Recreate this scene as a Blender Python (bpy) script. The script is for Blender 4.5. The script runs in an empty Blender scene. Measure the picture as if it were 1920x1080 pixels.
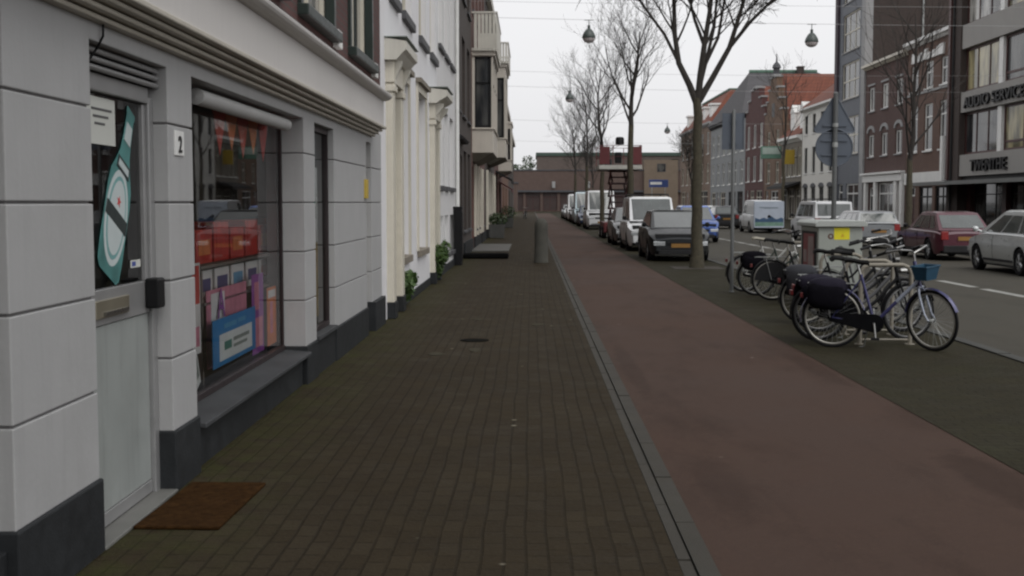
import bpy, bmesh, math, random
from mathutils import Vector, Matrix
R = math.radians
PI = math.pi
scene = bpy.context.scene
COL = scene.collection
rnd = random.Random(7)

# ---------------------------------------------------------------- camera, world, sun, exposure
cam_d = bpy.data.cameras.new("camera")
cam = bpy.data.objects.new("camera", cam_d)
COL.objects.link(cam)
cam.location = (0, 0, 1.65)
cam.rotation_euler = (R(90 - 4.07), 0, R(0.89))
cam_d.sensor_width = 36
cam_d.lens = 36 * 2250 / 1920
cam_d.clip_end = 3000
scene.camera = cam

SUN_EL, SUN_AZ = 52, 150
world = bpy.data.worlds.new("World")
scene.world = world
world.use_nodes = True
wn, wl = world.node_tree.nodes, world.node_tree.links
wn.clear()
sky = wn.new("ShaderNodeTexSky")
sky.sky_type = 'NISHITA'
sky.sun_disc = False
sky.sun_elevation = R(SUN_EL)
sky.sun_rotation = R(SUN_AZ)
sky.air_density = 1.0
sky.dust_density = 6.0
sky.ozone_density = 1.0
hsv = wn.new("ShaderNodeHueSaturation")
hsv.inputs['Saturation'].default_value = 0.06
wl.new(sky.outputs[0], hsv.inputs['Color'])
tc = wn.new("ShaderNodeTexCoord")
nz = wn.new("ShaderNodeTexNoise")
nz.inputs['Scale'].default_value = 2.2
nz.inputs['Detail'].default_value = 5
wl.new(tc.outputs['Generated'], nz.inputs['Vector'])
mr = wn.new("ShaderNodeMapRange")
mr.inputs[3].default_value = 0.93
mr.inputs[4].default_value = 1.07
wl.new(nz.outputs[0], mr.inputs[0])
mx = wn.new("ShaderNodeMix"); mx.data_type = 'RGBA'; mx.blend_type = 'MIX'
mx.inputs[0].default_value = 0.72
mx.inputs[7].default_value = (7.3, 7.3, 7.45, 1)        # even overcast layer over the clear-sky gradient
wl.new(hsv.outputs[0], mx.inputs[6])
ml = wn.new("ShaderNodeMix"); ml.data_type = 'RGBA'; ml.blend_type = 'MULTIPLY'
ml.inputs[0].default_value = 1
wl.new(mx.outputs[2], ml.inputs[6])
wl.new(mr.outputs[0], ml.inputs[7])
bg = wn.new("ShaderNodeBackground")
bg.inputs[1].default_value = 0.149
wl.new(ml.outputs[2], bg.inputs[0])
wo = wn.new("ShaderNodeOutputWorld")
wl.new(bg.outputs[0], wo.inputs[0])

sun_d = bpy.data.lights.new("sun", 'SUN')
sun_d.energy = 0.7
sun_d.angle = R(40)
sun_d.color = (1.0, 0.97, 0.92)
sun = bpy.data.objects.new("sun", sun_d)
COL.objects.link(sun)
_el, _az = R(SUN_EL), R(SUN_AZ)
_d = Vector((math.sin(_az) * math.cos(_el), math.cos(_az) * math.cos(_el), math.sin(_el)))
sun.rotation_euler = (-_d).to_track_quat('-Z', 'Y').to_euler()

scene.view_settings.view_transform = 'Standard'
scene.view_settings.look = 'None'
scene.view_settings.exposure = 0.0
scene.view_settings.gamma = 1
scene.view_settings.use_curve_mapping = False
scene.render.engine = 'CYCLES'
scene.cycles.use_denoising = True
scene.cycles.max_bounces = 6
scene.cycles.transparent_max_bounces = 12
scene.cycles.filter_width = 2.3

# ---------------------------------------------------------------- helpers
def tag(o, label=None, cat=None, group=None, kind=None):
    if label: o['label'] = label
    if cat: o['category'] = cat
    if group: o['group'] = group
    if kind: o['kind'] = kind
    return o

def thing(name, loc, label, cat, rz=0.0, group=None):
    o = bpy.data.objects.new(name, None)
    o.empty_display_size = 0.2
    COL.objects.link(o)
    o.location = loc
    o.rotation_euler = (0, 0, rz)
    return tag(o, label, cat, group)

def link(name, me, parent=None, loc=None):
    o = bpy.data.objects.new(name, me)
    COL.objects.link(o)
    if parent is not None: o.parent = parent
    if loc is not None: o.location = loc
    return o

class MB:
    def __init__(s):
        s.v = []; s.f = []; s.mi = []; s.cur = 0; s.pieces = []
    def mat(s, i):
        s.cur = i; return s
    def poly(s, pts):
        n = len(s.v)
        s.v.extend([tuple(p) for p in pts])
        s.f.append(tuple(range(n, n + len(pts)))); s.mi.append(s.cur)
        return s
    def raw(s, verts, faces):
        n, nf = len(s.v), len(s.f)
        s.v.extend([tuple(p) for p in verts])
        for f in faces:
            s.f.append(tuple(n + i for i in f)); s.mi.append(s.cur)
        s.pieces.append((n, len(s.v), nf, len(s.f)))
        return s
    def box(s, x0, x1, y0, y1, z0, z1):
        v = [(x0,y0,z0),(x1,y0,z0),(x1,y1,z0),(x0,y1,z0),(x0,y0,z1),(x1,y0,z1),(x1,y1,z1),(x0,y1,z1)]
        return s.raw(v, [(0,3,2,1),(4,5,6,7),(0,1,5,4),(1,2,6,5),(2,3,7,6),(3,0,4,7)])
    def obox(s, c, size, M=None):
        M = M or Matrix()
        hx, hy, hz = size[0]/2, size[1]/2, size[2]/2
        v = []
        for z in (-hz, hz):
            for x, y in ((-hx,-hy),(hx,-hy),(hx,hy),(-hx,hy)):
                v.append(Vector(c) + (M.to_3x3() @ Vector((x, y, z))))
        return s.raw(v, [(0,3,2,1),(4,5,6,7),(0,1,5,4),(1,2,6,5),(2,3,7,6),(3,0,4,7)])
    def prism(s, pts, a, b, axis='y'):
        """extrude a 2-D outline; axis y: pts are (x,z); x: (y,z); z: (x,y)"""
        def P(p, t):
            return {'y': (p[0], t, p[1]), 'x': (t, p[0], p[1]), 'z': (p[0], p[1], t)}[axis]
        n = len(pts)
        v = [P(p, a) for p in pts] + [P(p, b) for p in pts]
        f = [tuple(range(n))[::-1], tuple(range(n, 2*n))]
        for i in range(n):
            j = (i + 1) % n
            f.append((i, j, n + j, n + i))
        return s.raw(v, f)
    def tube(s, path, r, n=8, cap=True, closed=False):
        path = [Vector(p) for p in path]
        m = len(path)
        rr = r if isinstance(r, (list, tuple)) else [r] * m
        rings = []
        nrm = None
        for i, p in enumerate(path):
            if closed:
                t = path[(i+1) % m] - path[i-1]
            else:
                t = path[min(i+1, m-1)] - path[max(i-1, 0)]
            if t.length < 1e-9: t = Vector((0,0,1))
            t.normalize()
            if nrm is None:
                a = Vector((0,0,1)) if abs(t.z) < 0.9 else Vector((1,0,0))
                nrm = t.cross(a).normalized()
            else:
                nrm = (nrm - t * nrm.dot(t))
                if nrm.length < 1e-6:
                    nrm = t.orthogonal()
                nrm.normalize()
            b = t.cross(nrm)
            rings.append([p + (nrm * math.cos(2*PI*k/n) + b * math.sin(2*PI*k/n)) * rr[i] for k in range(n)])
        v = [q for ring in rings for q in ring]
        f = []
        for i in range(m if closed else m - 1):
            i2 = (i + 1) % m
            for k in range(n):
                k2 = (k + 1) % n
                f.append((i*n+k, i*n+k2, i2*n+k2, i2*n+k))
        if cap and not closed:
            f.append(tuple(range(n))[::-1]); f.append(tuple((m-1)*n + k for k in range(n)))
        return s.raw(v, f)
    def lathe(s, prof, c=(0,0,0), n=16, axis='z', cap=True):
        c = Vector(c)
        def P(r, h, a):
            x, y = r*math.cos(a), r*math.sin(a)
            return c + {'z': Vector((x, y, h)), 'y': Vector((x, h, y)), 'x': Vector((h, x, y))}[axis]
        v = [P(r, h, 2*PI*k/n) for r, h in prof for k in range(n)]
        f = []
        for i in range(len(prof) - 1):
            for k in range(n):
                k2 = (k+1) % n
                f.append((i*n+k, i*n+k2, (i+1)*n+k2, (i+1)*n+k))
        if cap:
            f.append(tuple(range(n))[::-1]); f.append(tuple((len(prof)-1)*n + k for k in range(n)))
        return s.raw(v, f)
    def disc(s, c, r, normal_axis='y', n=20, rot=None):
        pts = []
        for k in range(n):
            a = 2*PI*k/n
            x, y = r*math.cos(a), r*math.sin(a)
            pts.append(Vector(c) + {'z': Vector((x,y,0)), 'y': Vector((x,0,y)), 'x': Vector((0,x,y))}[normal_axis])
        return s.poly(pts)
    def mesh(s, name, mats, smooth=False, angle=40, fix=True):
        me = bpy.data.meshes.new(name)
        me.from_pydata(s.v, [], s.f)
        mats = mats if isinstance(mats, (list, tuple)) else [mats]
        for m in mats: me.materials.append(m)
        me.polygons.foreach_set('material_index', s.mi)
        if fix:
            bm = bmesh.new(); bm.from_mesh(me)
            bmesh.ops.recalc_face_normals(bm, faces=bm.faces)
            bm.to_mesh(me); bm.free()
        if smooth:
            me.polygons.foreach_set('use_smooth', [True]*len(me.polygons))
            me.set_sharp_from_angle(angle=R(angle))
        me.update()
        return me
    def parts(s, name, mats, parent=None, **kw):
        """one object per solid that was added"""
        out = []
        for (v0, v1, f0, f1) in s.pieces:
            q = MB(); q.v = s.v[v0:v1]; q.f = [tuple(i - v0 for i in f) for f in s.f[f0:f1]]; q.mi = s.mi[f0:f1]
            out.append(q.build(name, mats, parent, **kw))
        return out
    def build(s, name, mats, parent=None, smooth=False, angle=40, bevel=0, loc=None, fix=True):
        o = link(name, s.mesh(name, mats, smooth, angle, fix), parent, loc)
        if bevel:
            b = o.modifiers.new("bevel", 'BEVEL')
            b.width = bevel; b.segments = 2; b.limit_method = 'ANGLE'; b.angle_limit = R(35)
        return o

def text_mesh(txt, size, depth, name):
    cu = bpy.data.curves.new(name, 'FONT')
    cu.body = txt; cu.size = size; cu.extrude = depth / 2; cu.align_x = 'CENTER'
    cu.offset = size * 0.012
    o = bpy.data.objects.new(name, cu)
    COL.objects.link(o)
    dg = bpy.context.evaluated_depsgraph_get()
    me = bpy.data.meshes.new_from_object(o.evaluated_get(dg))
    bpy.data.objects.remove(o)
    bpy.data.curves.remove(cu)
    return me

def text(name, txt, size, depth, mat, parent, loc, rot=(R(90), 0, 0), width=None):
    """upright lettering in the parent's x-z plane, facing -y; width squeezes or stretches to fit"""
    me = text_mesh(txt, size, depth, name)
    me.materials.clear(); me.materials.append(mat)
    if width:
        xs = [v.co.x for v in me.vertices]
        k = width / (max(xs) - min(xs))
        for v in me.vertices: v.co.x *= k
    M = Matrix.Translation(Vector(loc)) @ (Matrix.Rotation(rot[2], 4, 'Z') @ Matrix.Rotation(rot[1], 4, 'Y') @ Matrix.Rotation(rot[0], 4, 'X'))
    me.transform(M)
    return link(name, me, parent)

# ---------------------------------------------------------------- materials
def base_mat(name):
    m = bpy.data.materials.new(name); m.use_nodes = True
    nt = m.node_tree
    b = nt.nodes.get('Principled BSDF')
    return m, nt, b

def N(nt, t, **kw):
    n = nt.nodes.new(t)
    for k, v in kw.items(): setattr(n, k, v)
    return n

def mixc(nt, fac, a, b, blend='MIX'):
    m = N(nt, 'ShaderNodeMix', data_type='RGBA', blend_type=blend)
    for i, x in ((0, fac), (6, a), (7, b)):
        if isinstance(x, (int, float)): m.inputs[i].default_value = x
        elif isinstance(x, tuple): m.inputs[i].default_value = (*x[:3], 1)
        else: nt.links.new(x, m.inputs[i])
    return m.outputs[2]

def noise(nt, vec, scale, detail=4, rough=0.6):
    n = N(nt, 'ShaderNodeTexNoise')
    n.inputs['Scale'].default_value = scale
    n.inputs['Detail'].default_value = detail
    n.inputs['Roughness'].default_value = rough
    if vec is not None: nt.links.new(vec, n.inputs['Vector'])
    return n.outputs[0]

def ramp(nt, v, a, b, lo=0.0, hi=1.0):
    r = N(nt, 'ShaderNodeMapRange')
    r.inputs[1].default_value = a; r.inputs[2].default_value = b
    r.inputs[3].default_value = lo; r.inputs[4].default_value = hi
    nt.links.new(v, r.inputs[0])
    return r.outputs[0]

def mapping(nt, vec, scale=(1,1,1), rot=(0,0,0), loc=(0,0,0)):
    m = N(nt, 'ShaderNodeMapping')
    m.inputs['Scale'].default_value = scale
    m.inputs['Rotation'].default_value = rot
    m.inputs['Location'].default_value = loc
    nt.links.new(vec, m.inputs['Vector'])
    return m.outputs[0]

def objco(nt):
    return N(nt, 'ShaderNodeTexCoord').outputs['Object']

def bumpn(nt, b, h, strength=0.2, dist=0.01):
    n = N(nt, 'ShaderNodeBump')
    n.inputs['Strength'].default_value = strength
    n.inputs['Distance'].default_value = dist
    nt.links.new(h, n.inputs['Height'])
    nt.links.new(n.outputs[0], b.inputs['Normal'])

def sc(c, k): return tuple(min(1, x * k) for x in c)

MATS = {}
def paint(name, c, rough=0.6, var=0.12, scale=6.0, streak=0.0, metallic=0.0, bump=0.0, coat=0.0, fine=60.0, spec=None, grime=0.0):
    """a painted / rendered / metal surface with uneven tone, optional rain streaks"""
    if name in MATS: return MATS[name]
    m, nt, b = base_mat(name)
    oc = objco(nt)
    n1 = noise(nt, oc, scale, 5)
    col = mixc(nt, ramp(nt, n1, 0.3, 0.7), sc(c, 1 - var), sc(c, 1 + var))
    n2 = noise(nt, oc, scale * 0.17, 3)
    col = mixc(nt, ramp(nt, n2, 0.35, 0.7, 0, 0.5), col, sc(c, 1 - 1.3 * var))
    if streak:
        st = noise(nt, mapping(nt, oc, (5, 5, 0.35)), 2.5, 5, 0.65)
        col = mixc(nt, ramp(nt, st, 0.5, 0.8, 0, streak), col, sc(c, 0.45))
    if grime:
        g1 = ramp(nt, noise(nt, mapping(nt, oc, (1, 1, 0.7)), 1.6, 8, 0.75), 0.50, 0.72, 0, grime)
        col = mixc(nt, g1, col, (c[0]*0.50, c[1]*0.50, c[2]*0.44))
        g2 = ramp(nt, noise(nt, oc, 38, 3, 0.7), 0.66, 0.74, 0, grime)
        col = mixc(nt, g2, col, sc(c, 0.45))
    nt.links.new(col, b.inputs['Base Color'])
    rr = noise(nt, oc, scale * 2, 3)
    nt.links.new(ramp(nt, rr, 0.2, 0.8, max(0.02, rough - 0.08), min(1, rough + 0.08)), b.inputs['Roughness'])
    b.inputs['Metallic'].default_value = metallic
    if coat:
        b.inputs['Coat Weight'].default_value = coat
        b.inputs['Coat Roughness'].default_value = 0.08
    if spec is not None: b.inputs['Specular IOR Level'].default_value = spec
    if bump: bumpn(nt, b, noise(nt, oc, fine, 4), bump, 0.01)
    MATS[name] = m
    return m

def brick(name, c1, c2, mortar, bw=0.22, rh=0.068, ms=0.011, rough=0.85, streak=0.25, bump=0.5, squash=1.0):
    if name in MATS: return MATS[name]
    m, nt, b = base_mat(name)
    oc = objco(nt)
    sp = N(nt, 'ShaderNodeSeparateXYZ'); nt.links.new(oc, sp.inputs[0])
    ad = N(nt, 'ShaderNodeMath', operation='ADD'); nt.links.new(sp.outputs[0], ad.inputs[0]); nt.links.new(sp.outputs[1], ad.inputs[1])
    cb = N(nt, 'ShaderNodeCombineXYZ'); nt.links.new(ad.outputs[0], cb.inputs[0]); nt.links.new(sp.outputs[2], cb.inputs[1])
    br = N(nt, 'ShaderNodeTexBrick')
    br.inputs['Scale'].default_value = 1
    br.inputs['Brick Width'].default_value = bw
    br.inputs['Row Height'].default_value = rh
    br.inputs['Mortar Size'].default_value = ms
    br.inputs['Mortar Smooth'].default_value = 0.2
    br.inputs['Color1'].default_value = (*c1, 1)
    br.inputs['Color2'].default_value = (*c2, 1)
    br.inputs['Mortar'].default_value = (*mortar, 1)
    nt.links.new(cb.outputs[0], br.inputs['Vector'])
    n1 = noise(nt, oc, 1.3, 5)
    col = mixc(nt, ramp(nt, n1, 0.3, 0.75, 0.0, 0.55), br.outputs['Color'], sc(c1, 0.62))
    st = noise(nt, mapping(nt, oc, (4, 4, 0.3)), 2.0, 5, 0.65)
    col = mixc(nt, ramp(nt, st, 0.5, 0.8, 0, streak), col, sc(c1, 0.4))
    nt.links.new(col, b.inputs['Base Color'])
    b.inputs['Roughness'].default_value = rough
    bumpn(nt, b, br.outputs['Fac'], -bump, 0.01)
    MATS[name] = m
    return m

def glass_dark(name, c=(0.02, 0.022, 0.025), c2=(0.10, 0.10, 0.095), rough=0.05, scale=0.7):
    """window of an unlit room seen from the street: dark depth, paler curtain-like patches, sharp reflection"""
    if name in MATS: return MATS[name]
    m, nt, b = base_mat(name)
    oc = objco(nt)
    info = N(nt, 'ShaderNodeObjectInfo')
    off = N(nt, 'ShaderNodeVectorMath', operation='ADD')
    nt.links.new(oc, off.inputs[0])
    cb = N(nt, 'ShaderNodeCombineXYZ')
    mm = N(nt, 'ShaderNodeMath', operation='MULTIPLY'); mm.inputs[1].default_value = 37.0
    nt.links.new(info.outputs['Random'], mm.inputs[0])
    nt.links.new(mm.outputs[0], cb.inputs[0]); nt.links.new(mm.outputs[0], cb.inputs[2])
    nt.links.new(cb.outputs[0], off.inputs[1])
    n1 = noise(nt, mapping(nt, off.outputs[0], (1.6, 1.6, 0.5)), scale, 3)
    nt.links.new(mixc(nt, ramp(nt, n1, 0.45, 0.62), c, c2), b.inputs['Base Color'])
    b.inputs['Roughness'].default_value = rough
    b.inputs['Specular IOR Level'].default_value = 0.6
    bumpn(nt, b, noise(nt, oc, 1.5, 2), 0.05, 0.02)
    MATS[name] = m
    return m

def glass_clear(name, tint=(0.95, 0.97, 0.96)):
    if name in MATS: return MATS[name]
    m, nt, b = base_mat(name)
    out = nt.nodes.get('Material Output')
    nt.nodes.remove(b)
    tr = N(nt, 'ShaderNodeBsdfTransparent'); tr.inputs[0].default_value = (*tint, 1)
    gl = N(nt, 'ShaderNodeBsdfGlossy'); gl.inputs['Roughness'].default_value = 0.015
    fr = N(nt, 'ShaderNodeFresnel'); fr.inputs['IOR'].default_value = 1.5
    mxs = N(nt, 'ShaderNodeMixShader')
    nt.links.new(fr.outputs[0], mxs.inputs[0])
    nt.links.new(tr.outputs[0], mxs.inputs[1]); nt.links.new(gl.outputs[0], mxs.inputs[2])
    nt.links.new(mxs.outputs[0], out.inputs[0])
    MATS[name] = m
    return m

def paving(name, c1, c2, mortar, bw, rh, ms, rot, rough=0.8, moss=False, spots=True, patch=0.4):
    m, nt, b = base_mat(name)
    oc = objco(nt)
    wob = noise(nt, oc, 0.8, 2)
    va = N(nt, 'ShaderNodeVectorMath', operation='MULTIPLY_ADD')
    cbw = N(nt, 'ShaderNodeCombineXYZ'); nt.links.new(wob, cbw.inputs[0]); nt.links.new(wob, cbw.inputs[1])
    nt.links.new(cbw.outputs[0], va.inputs[0]); va.inputs[1].default_value = (0.05, 0.05, 0); nt.links.new(oc, va.inputs[2])
    br = N(nt, 'ShaderNodeTexBrick')
    for k, v in (('Scale', 1), ('Brick Width', bw), ('Row Height', rh), ('Mortar Size', ms), ('Mortar Smooth', 0.4), ('Bias', -0.1)):
        br.inputs[k].default_value = v
    br.inputs['Color1'].default_value = (*c1, 1); br.inputs['Color2'].default_value = (*c2, 1); br.inputs['Mortar'].default_value = (*mortar, 1)
    nt.links.new(mapping(nt, va.outputs[0], (1,1,1), (0,0,rot)), br.inputs['Vector'])
    col = br.outputs['Color']
    n1 = noise(nt, oc, 0.6, 6, 0.65)
    col = mixc(nt, ramp(nt, n1, 0.42, 0.7, 0, patch), col, sc(c1, 0.55))
    n2 = noise(nt, oc, 2.3, 5, 0.7)
    col = mixc(nt, ramp(nt, n2, 0.5, 0.75, 0, patch), col, sc(c2, 1.5))
    n4 = noise(nt, oc, 35, 4, 0.7)
    col = mixc(nt, ramp(nt, n4, 0.45, 0.8, 0, 0.35), col, sc(c2, 1.6))
    if moss:
        sp = N(nt, 'ShaderNodeSeparateXYZ'); nt.links.new(oc, sp.inputs[0])
        near = ramp(nt, sp.outputs[0], -1.97, -1.15, 0.85, 0)
        mn = ramp(nt, noise(nt, oc, 3.5, 8, 0.8), 0.40, 0.66)
        fm = N(nt, 'ShaderNodeMath', operation='MULTIPLY'); nt.links.new(near, fm.inputs[0]); nt.links.new(mn, fm.inputs[1])
        col = mixc(nt, fm.outputs[0], col, (0.042, 0.046, 0.015))
    else:
        mn = ramp(nt, noise(nt, oc, 0.9, 6, 0.7), 0.5, 0.75, 0, 0.45)
        col = mixc(nt, mn, col, (0.032, 0.034, 0.015))
    if spots:
        vo = N(nt, 'ShaderNodeTexVoronoi'); vo.inputs['Scale'].default_value = 2.6
        nt.links.new(va.outputs[0], vo.inputs['Vector'])
        vs = N(nt, 'ShaderNodeSeparateColor'); nt.links.new(vo.outputs['Color'], vs.inputs[0])
        pick = ramp(nt, vs.outputs[0], 0.45, 0.46)
        sz = ramp(nt, vo.outputs['Distance'], 0.035, 0.070, 0.9, 0)
        fm = N(nt, 'ShaderNodeMath', operation='MULTIPLY'); nt.links.new(pick, fm.inputs[0]); nt.links.new(sz, fm.inputs[1])
        col = mixc(nt, fm.outputs[0], col, (0.24, 0.22, 0.17))
    nt.links.new(col, b.inputs['Base Color'])
    nt.links.new(ramp(nt, n2, 0.3, 0.7, rough - 0.12, rough + 0.1), b.inputs['Roughness'])
    b.inputs['Specular IOR Level'].default_value = 0.06
    h = N(nt, 'ShaderNodeMath', operation='SUBTRACT'); nt.links.new(n4, h.inputs[0]); nt.links.new(br.outputs['Fac'], h.inputs[1])
    bumpn(nt, b, h.outputs[0], 0.5, 0.012)
    MATS[name] = m
    return m

def asphalt(name, c, stain, red=False, stains=()):
    m, nt, b = base_mat(name)
    oc = objco(nt)
    n1 = noise(nt, oc, 0.35, 6, 0.6)
    n2 = noise(nt, oc, 120, 3, 0.7)
    n3 = noise(nt, mapping(nt, oc, (1.2, 0.35, 1)), 1.0, 6, 0.7)
    col = mixc(nt, ramp(nt, n1, 0.3, 0.7), sc(c, 0.86), sc(c, 1.14))
    col = mixc(nt, ramp(nt, n3, 0.50, 0.70, 0, 0.9), col, stain)
    col = mixc(nt, ramp(nt, noise(nt, oc, 22, 5, 0.8), 0.52, 0.72, 0, 0.5), col, sc(c, 1.5))
    col = mixc(nt, ramp(nt, n2, 0.4, 0.7, 0, 0.45), col, sc(c, 1.55))
    col = mixc(nt, ramp(nt, noise(nt, oc, 7, 5, 0.75), 0.55, 0.75, 0, 0.35), col, sc(c, 0.6))
    if red:
        vo = N(nt, 'ShaderNodeTexVoronoi'); vo.inputs['Scale'].default_value = 2.1
        nt.links.new(oc, vo.inputs['Vector'])
        vs = N(nt, 'ShaderNodeSeparateColor'); nt.links.new(vo.outputs['Color'], vs.inputs[0])
        pick = ramp(nt, vs.outputs[0], 0.5, 0.51)
        sz = ramp(nt, vo.outputs['Distance'], 0.025, 0.06, 0.85, 0)
        fm = N(nt, 'ShaderNodeMath', operation='MULTIPLY'); nt.links.new(pick, fm.inputs[0]); nt.links.new(sz, fm.inputs[1])
        col = mixc(nt, fm.outputs[0], col, (0.26, 0.22, 0.19))
    for (bx, by, rx, ry, k) in stains:
        vd = N(nt, 'ShaderNodeVectorMath', operation='MULTIPLY_ADD')
        nt.links.new(oc, vd.inputs[0]); vd.inputs[1].default_value = (1/rx, 1/ry, 0); vd.inputs[2].default_value = (-bx/rx, -by/ry, 0)
        ln = N(nt, 'ShaderNodeVectorMath', operation='LENGTH'); nt.links.new(vd.outputs[0], ln.inputs[0])
        wn_ = N(nt, 'ShaderNodeMath', operation='MULTIPLY_ADD'); nt.links.new(noise(nt, oc, 5, 6, 0.75), wn_.inputs[0]); wn_.inputs[1].default_value = 1.6; nt.links.new(ln.outputs['Value'], wn_.inputs[2])
        col = mixc(nt, ramp(nt, wn_.outputs[0], 1.35, 1.70, k, 0), col, stain)
    nt.links.new(col, b.inputs['Base Color'])
    nt.links.new(ramp(nt, n1, 0.3, 0.7, 0.68, 0.85), b.inputs['Roughness'])
    b.inputs['Specular IOR Level'].default_value = 0.08
    bumpn(nt, b, n2, 0.35, 0.006)
    MATS[name] = m
    return m

def leafy(name, c1, c2):
    if name in MATS: return MATS[name]
    m, nt, b = base_mat(name)
    oc = objco(nt)
    nt.links.new(mixc(nt, ramp(nt, noise(nt, oc, 9, 3), 0.35, 0.65), c1, c2), b.inputs['Base Color'])
    b.inputs['Roughness'].default_value = 0.55
    MATS[name] = m
    return m

M_black = paint('black_plastic', (0.010, 0.010, 0.011), 0.45, 0.2, spec=0.2)
M_rubber = paint('rubber', (0.009, 0.009, 0.010), 0.8, 0.2, spec=0.15)
M_chrome = paint('chrome', (0.33, 0.33, 0.32), 0.30, 0.05, metallic=1.0)
M_steel = paint('galvanised_steel', (0.36, 0.37, 0.36), 0.45, 0.15, metallic=0.6)
M_tread = paint('dark_trim', (0.018, 0.018, 0.019), 0.6, 0.2, spec=0.25)
M_white = paint('white_paint', (0.72, 0.72, 0.70), 0.5, 0.06, streak=0.15)
M_cream = paint('cream_paint', (0.58, 0.545, 0.46), 0.5, 0.06, streak=0.2)
M_glassd = glass_dark('window_glass')
M_glassw = glass_dark('curtained_glass', (0.05, 0.05, 0.05), (0.42, 0.41, 0.38))
M_glassy = glass_dark('warm_blind_glass', (0.13, 0.12, 0.08), (0.48, 0.42, 0.24), scale=0.5)
M_carglass = paint('car_glass', (0.050, 0.060, 0.057), 0.05, 0.3, 1.5, spec=0.9, coat=0.5)  # base colour lightened to imitate reflections of sky and pale houses
M_plate = paint('yellow_plate', (0.26, 0.13, 0.025), 0.5, 0.08)
# ---------------------------------------------------------------- ground: one sheet, then the strips laid on it
def sheet(name, x0, x1, y0, y1, z, mat, nx=1, ny=1):
    mb = MB()
    mb.poly([(x0,y0,z),(x1,y0,z),(x1,y1,z),(x0,y1,z)])
    return tag(mb.build(name, mat, fix=False), kind='structure')

M_asph = asphalt('road_asphalt', (0.054, 0.050, 0.041), (0.038, 0.036, 0.030))
M_red = asphalt('red_asphalt', (0.055, 0.0345, 0.0265), (0.031, 0.0185, 0.0135), red=True, stains=((2.78, 7.1, 0.26, 1.1, 0.5), (1.12, 7.0, 0.2, 1.0, 0.34), (2.85, 12.0, 0.15, 1.4, 0.4), (1.0, 12.0, 0.12, 2.5, 0.4)))
M_pave = paving('pavement_brick', (0.030, 0.0228, 0.0138), (0.038, 0.030, 0.019), (0.0205, 0.016, 0.010), 0.205, 0.103, 0.009, R(90), moss=True)
M_park = paving('parking_brick', (0.026, 0.023, 0.014), (0.032, 0.0285, 0.0175), (0.020, 0.018, 0.012), 0.205, 0.103, 0.009, 0, spots=False)
M_kerb = paint('kerb_stone', (0.033, 0.029, 0.021), 0.85, 0.22, 3, bump=0.5, fine=90)
M_line = paint('road_paint', (0.26, 0.26, 0.24), 0.8, 0.25, 9)
M_ground = asphalt('ground', (0.09, 0.085, 0.078), (0.06, 0.058, 0.05))

sheet('ground', -900, 900, -300, 1500, -0.012, M_ground)
sheet('road', 5.22, 13.6, -60, 224, 0.0, M_asph)
sheet('bike_path', 0.829, 3.0, -60, 224, 0.0, M_red)
sheet('parking_strip', 3.0, 5.06, -60, 224, 0.004, M_park)
sheet('far_bike_path', 13.75, 15.9, -60, 224, 0.0, M_red)
sheet('far_pavement', 15.9, 25.6, -60, 224, 0.02, M_park)
sheet('square', -40, 60, 186, 226, 0.008, M_park)
mb = MB(); mb.box(-2.6, 0.668, -60, 224, -0.3, 0.03)
tag(mb.build('pavement', M_pave), kind='structure')
mb = MB()
y = -8.0
while y < 170:
    L = 1.0 if y < 60 else 4.0
    mb.box(0.737, 0.829, y, y + L - 0.012, -0.2, 0.036 + rnd.uniform(-0.003, 0.003))
    mb.box(0.671, 0.728, y + 0.37, y + 0.37 + L - 0.012, -0.2, 0.030 + rnd.uniform(-0.003, 0.003))
    y += L
tag(mb.build('kerb', M_kerb), kind='structure')
mb = MB(); mb.box(0.60, 0.84, -60, 224, -0.2, 0.014)
tag(mb.build('kerb_joint', paint('joint_soil', (0.025, 0.024, 0.018), 0.95, 0.3)), kind='structure')
mb = MB()
y = -8.0
while y < 190:
    L = 1.0 if y < 60 else 5.0
    mb.box(5.06, 5.205, y, y + L - 0.015, -0.2, 0.02 + rnd.uniform(-0.003, 0.003))
    mb.box(13.6, 13.75, y, y + L - 0.015, -0.2, 0.09)
    y += L
tag(mb.build('road_kerb', paint('road_kerb_stone', (0.04, 0.04, 0.035), 0.85, 0.25, 3)), kind='structure')
mb = MB()
y = 6.0
while y < 180:
    for k in (0,):
        mb.box(8.56, 8.76, y, y + 2.0, 0.003, 0.005)
    y += 2.5
tag(mb.build('road_markings', M_line), kind='structure')

# tree pits
M_soil = paint('soil', (0.035, 0.028, 0.02), 0.95, 0.35, 12, bump=0.6)

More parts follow.
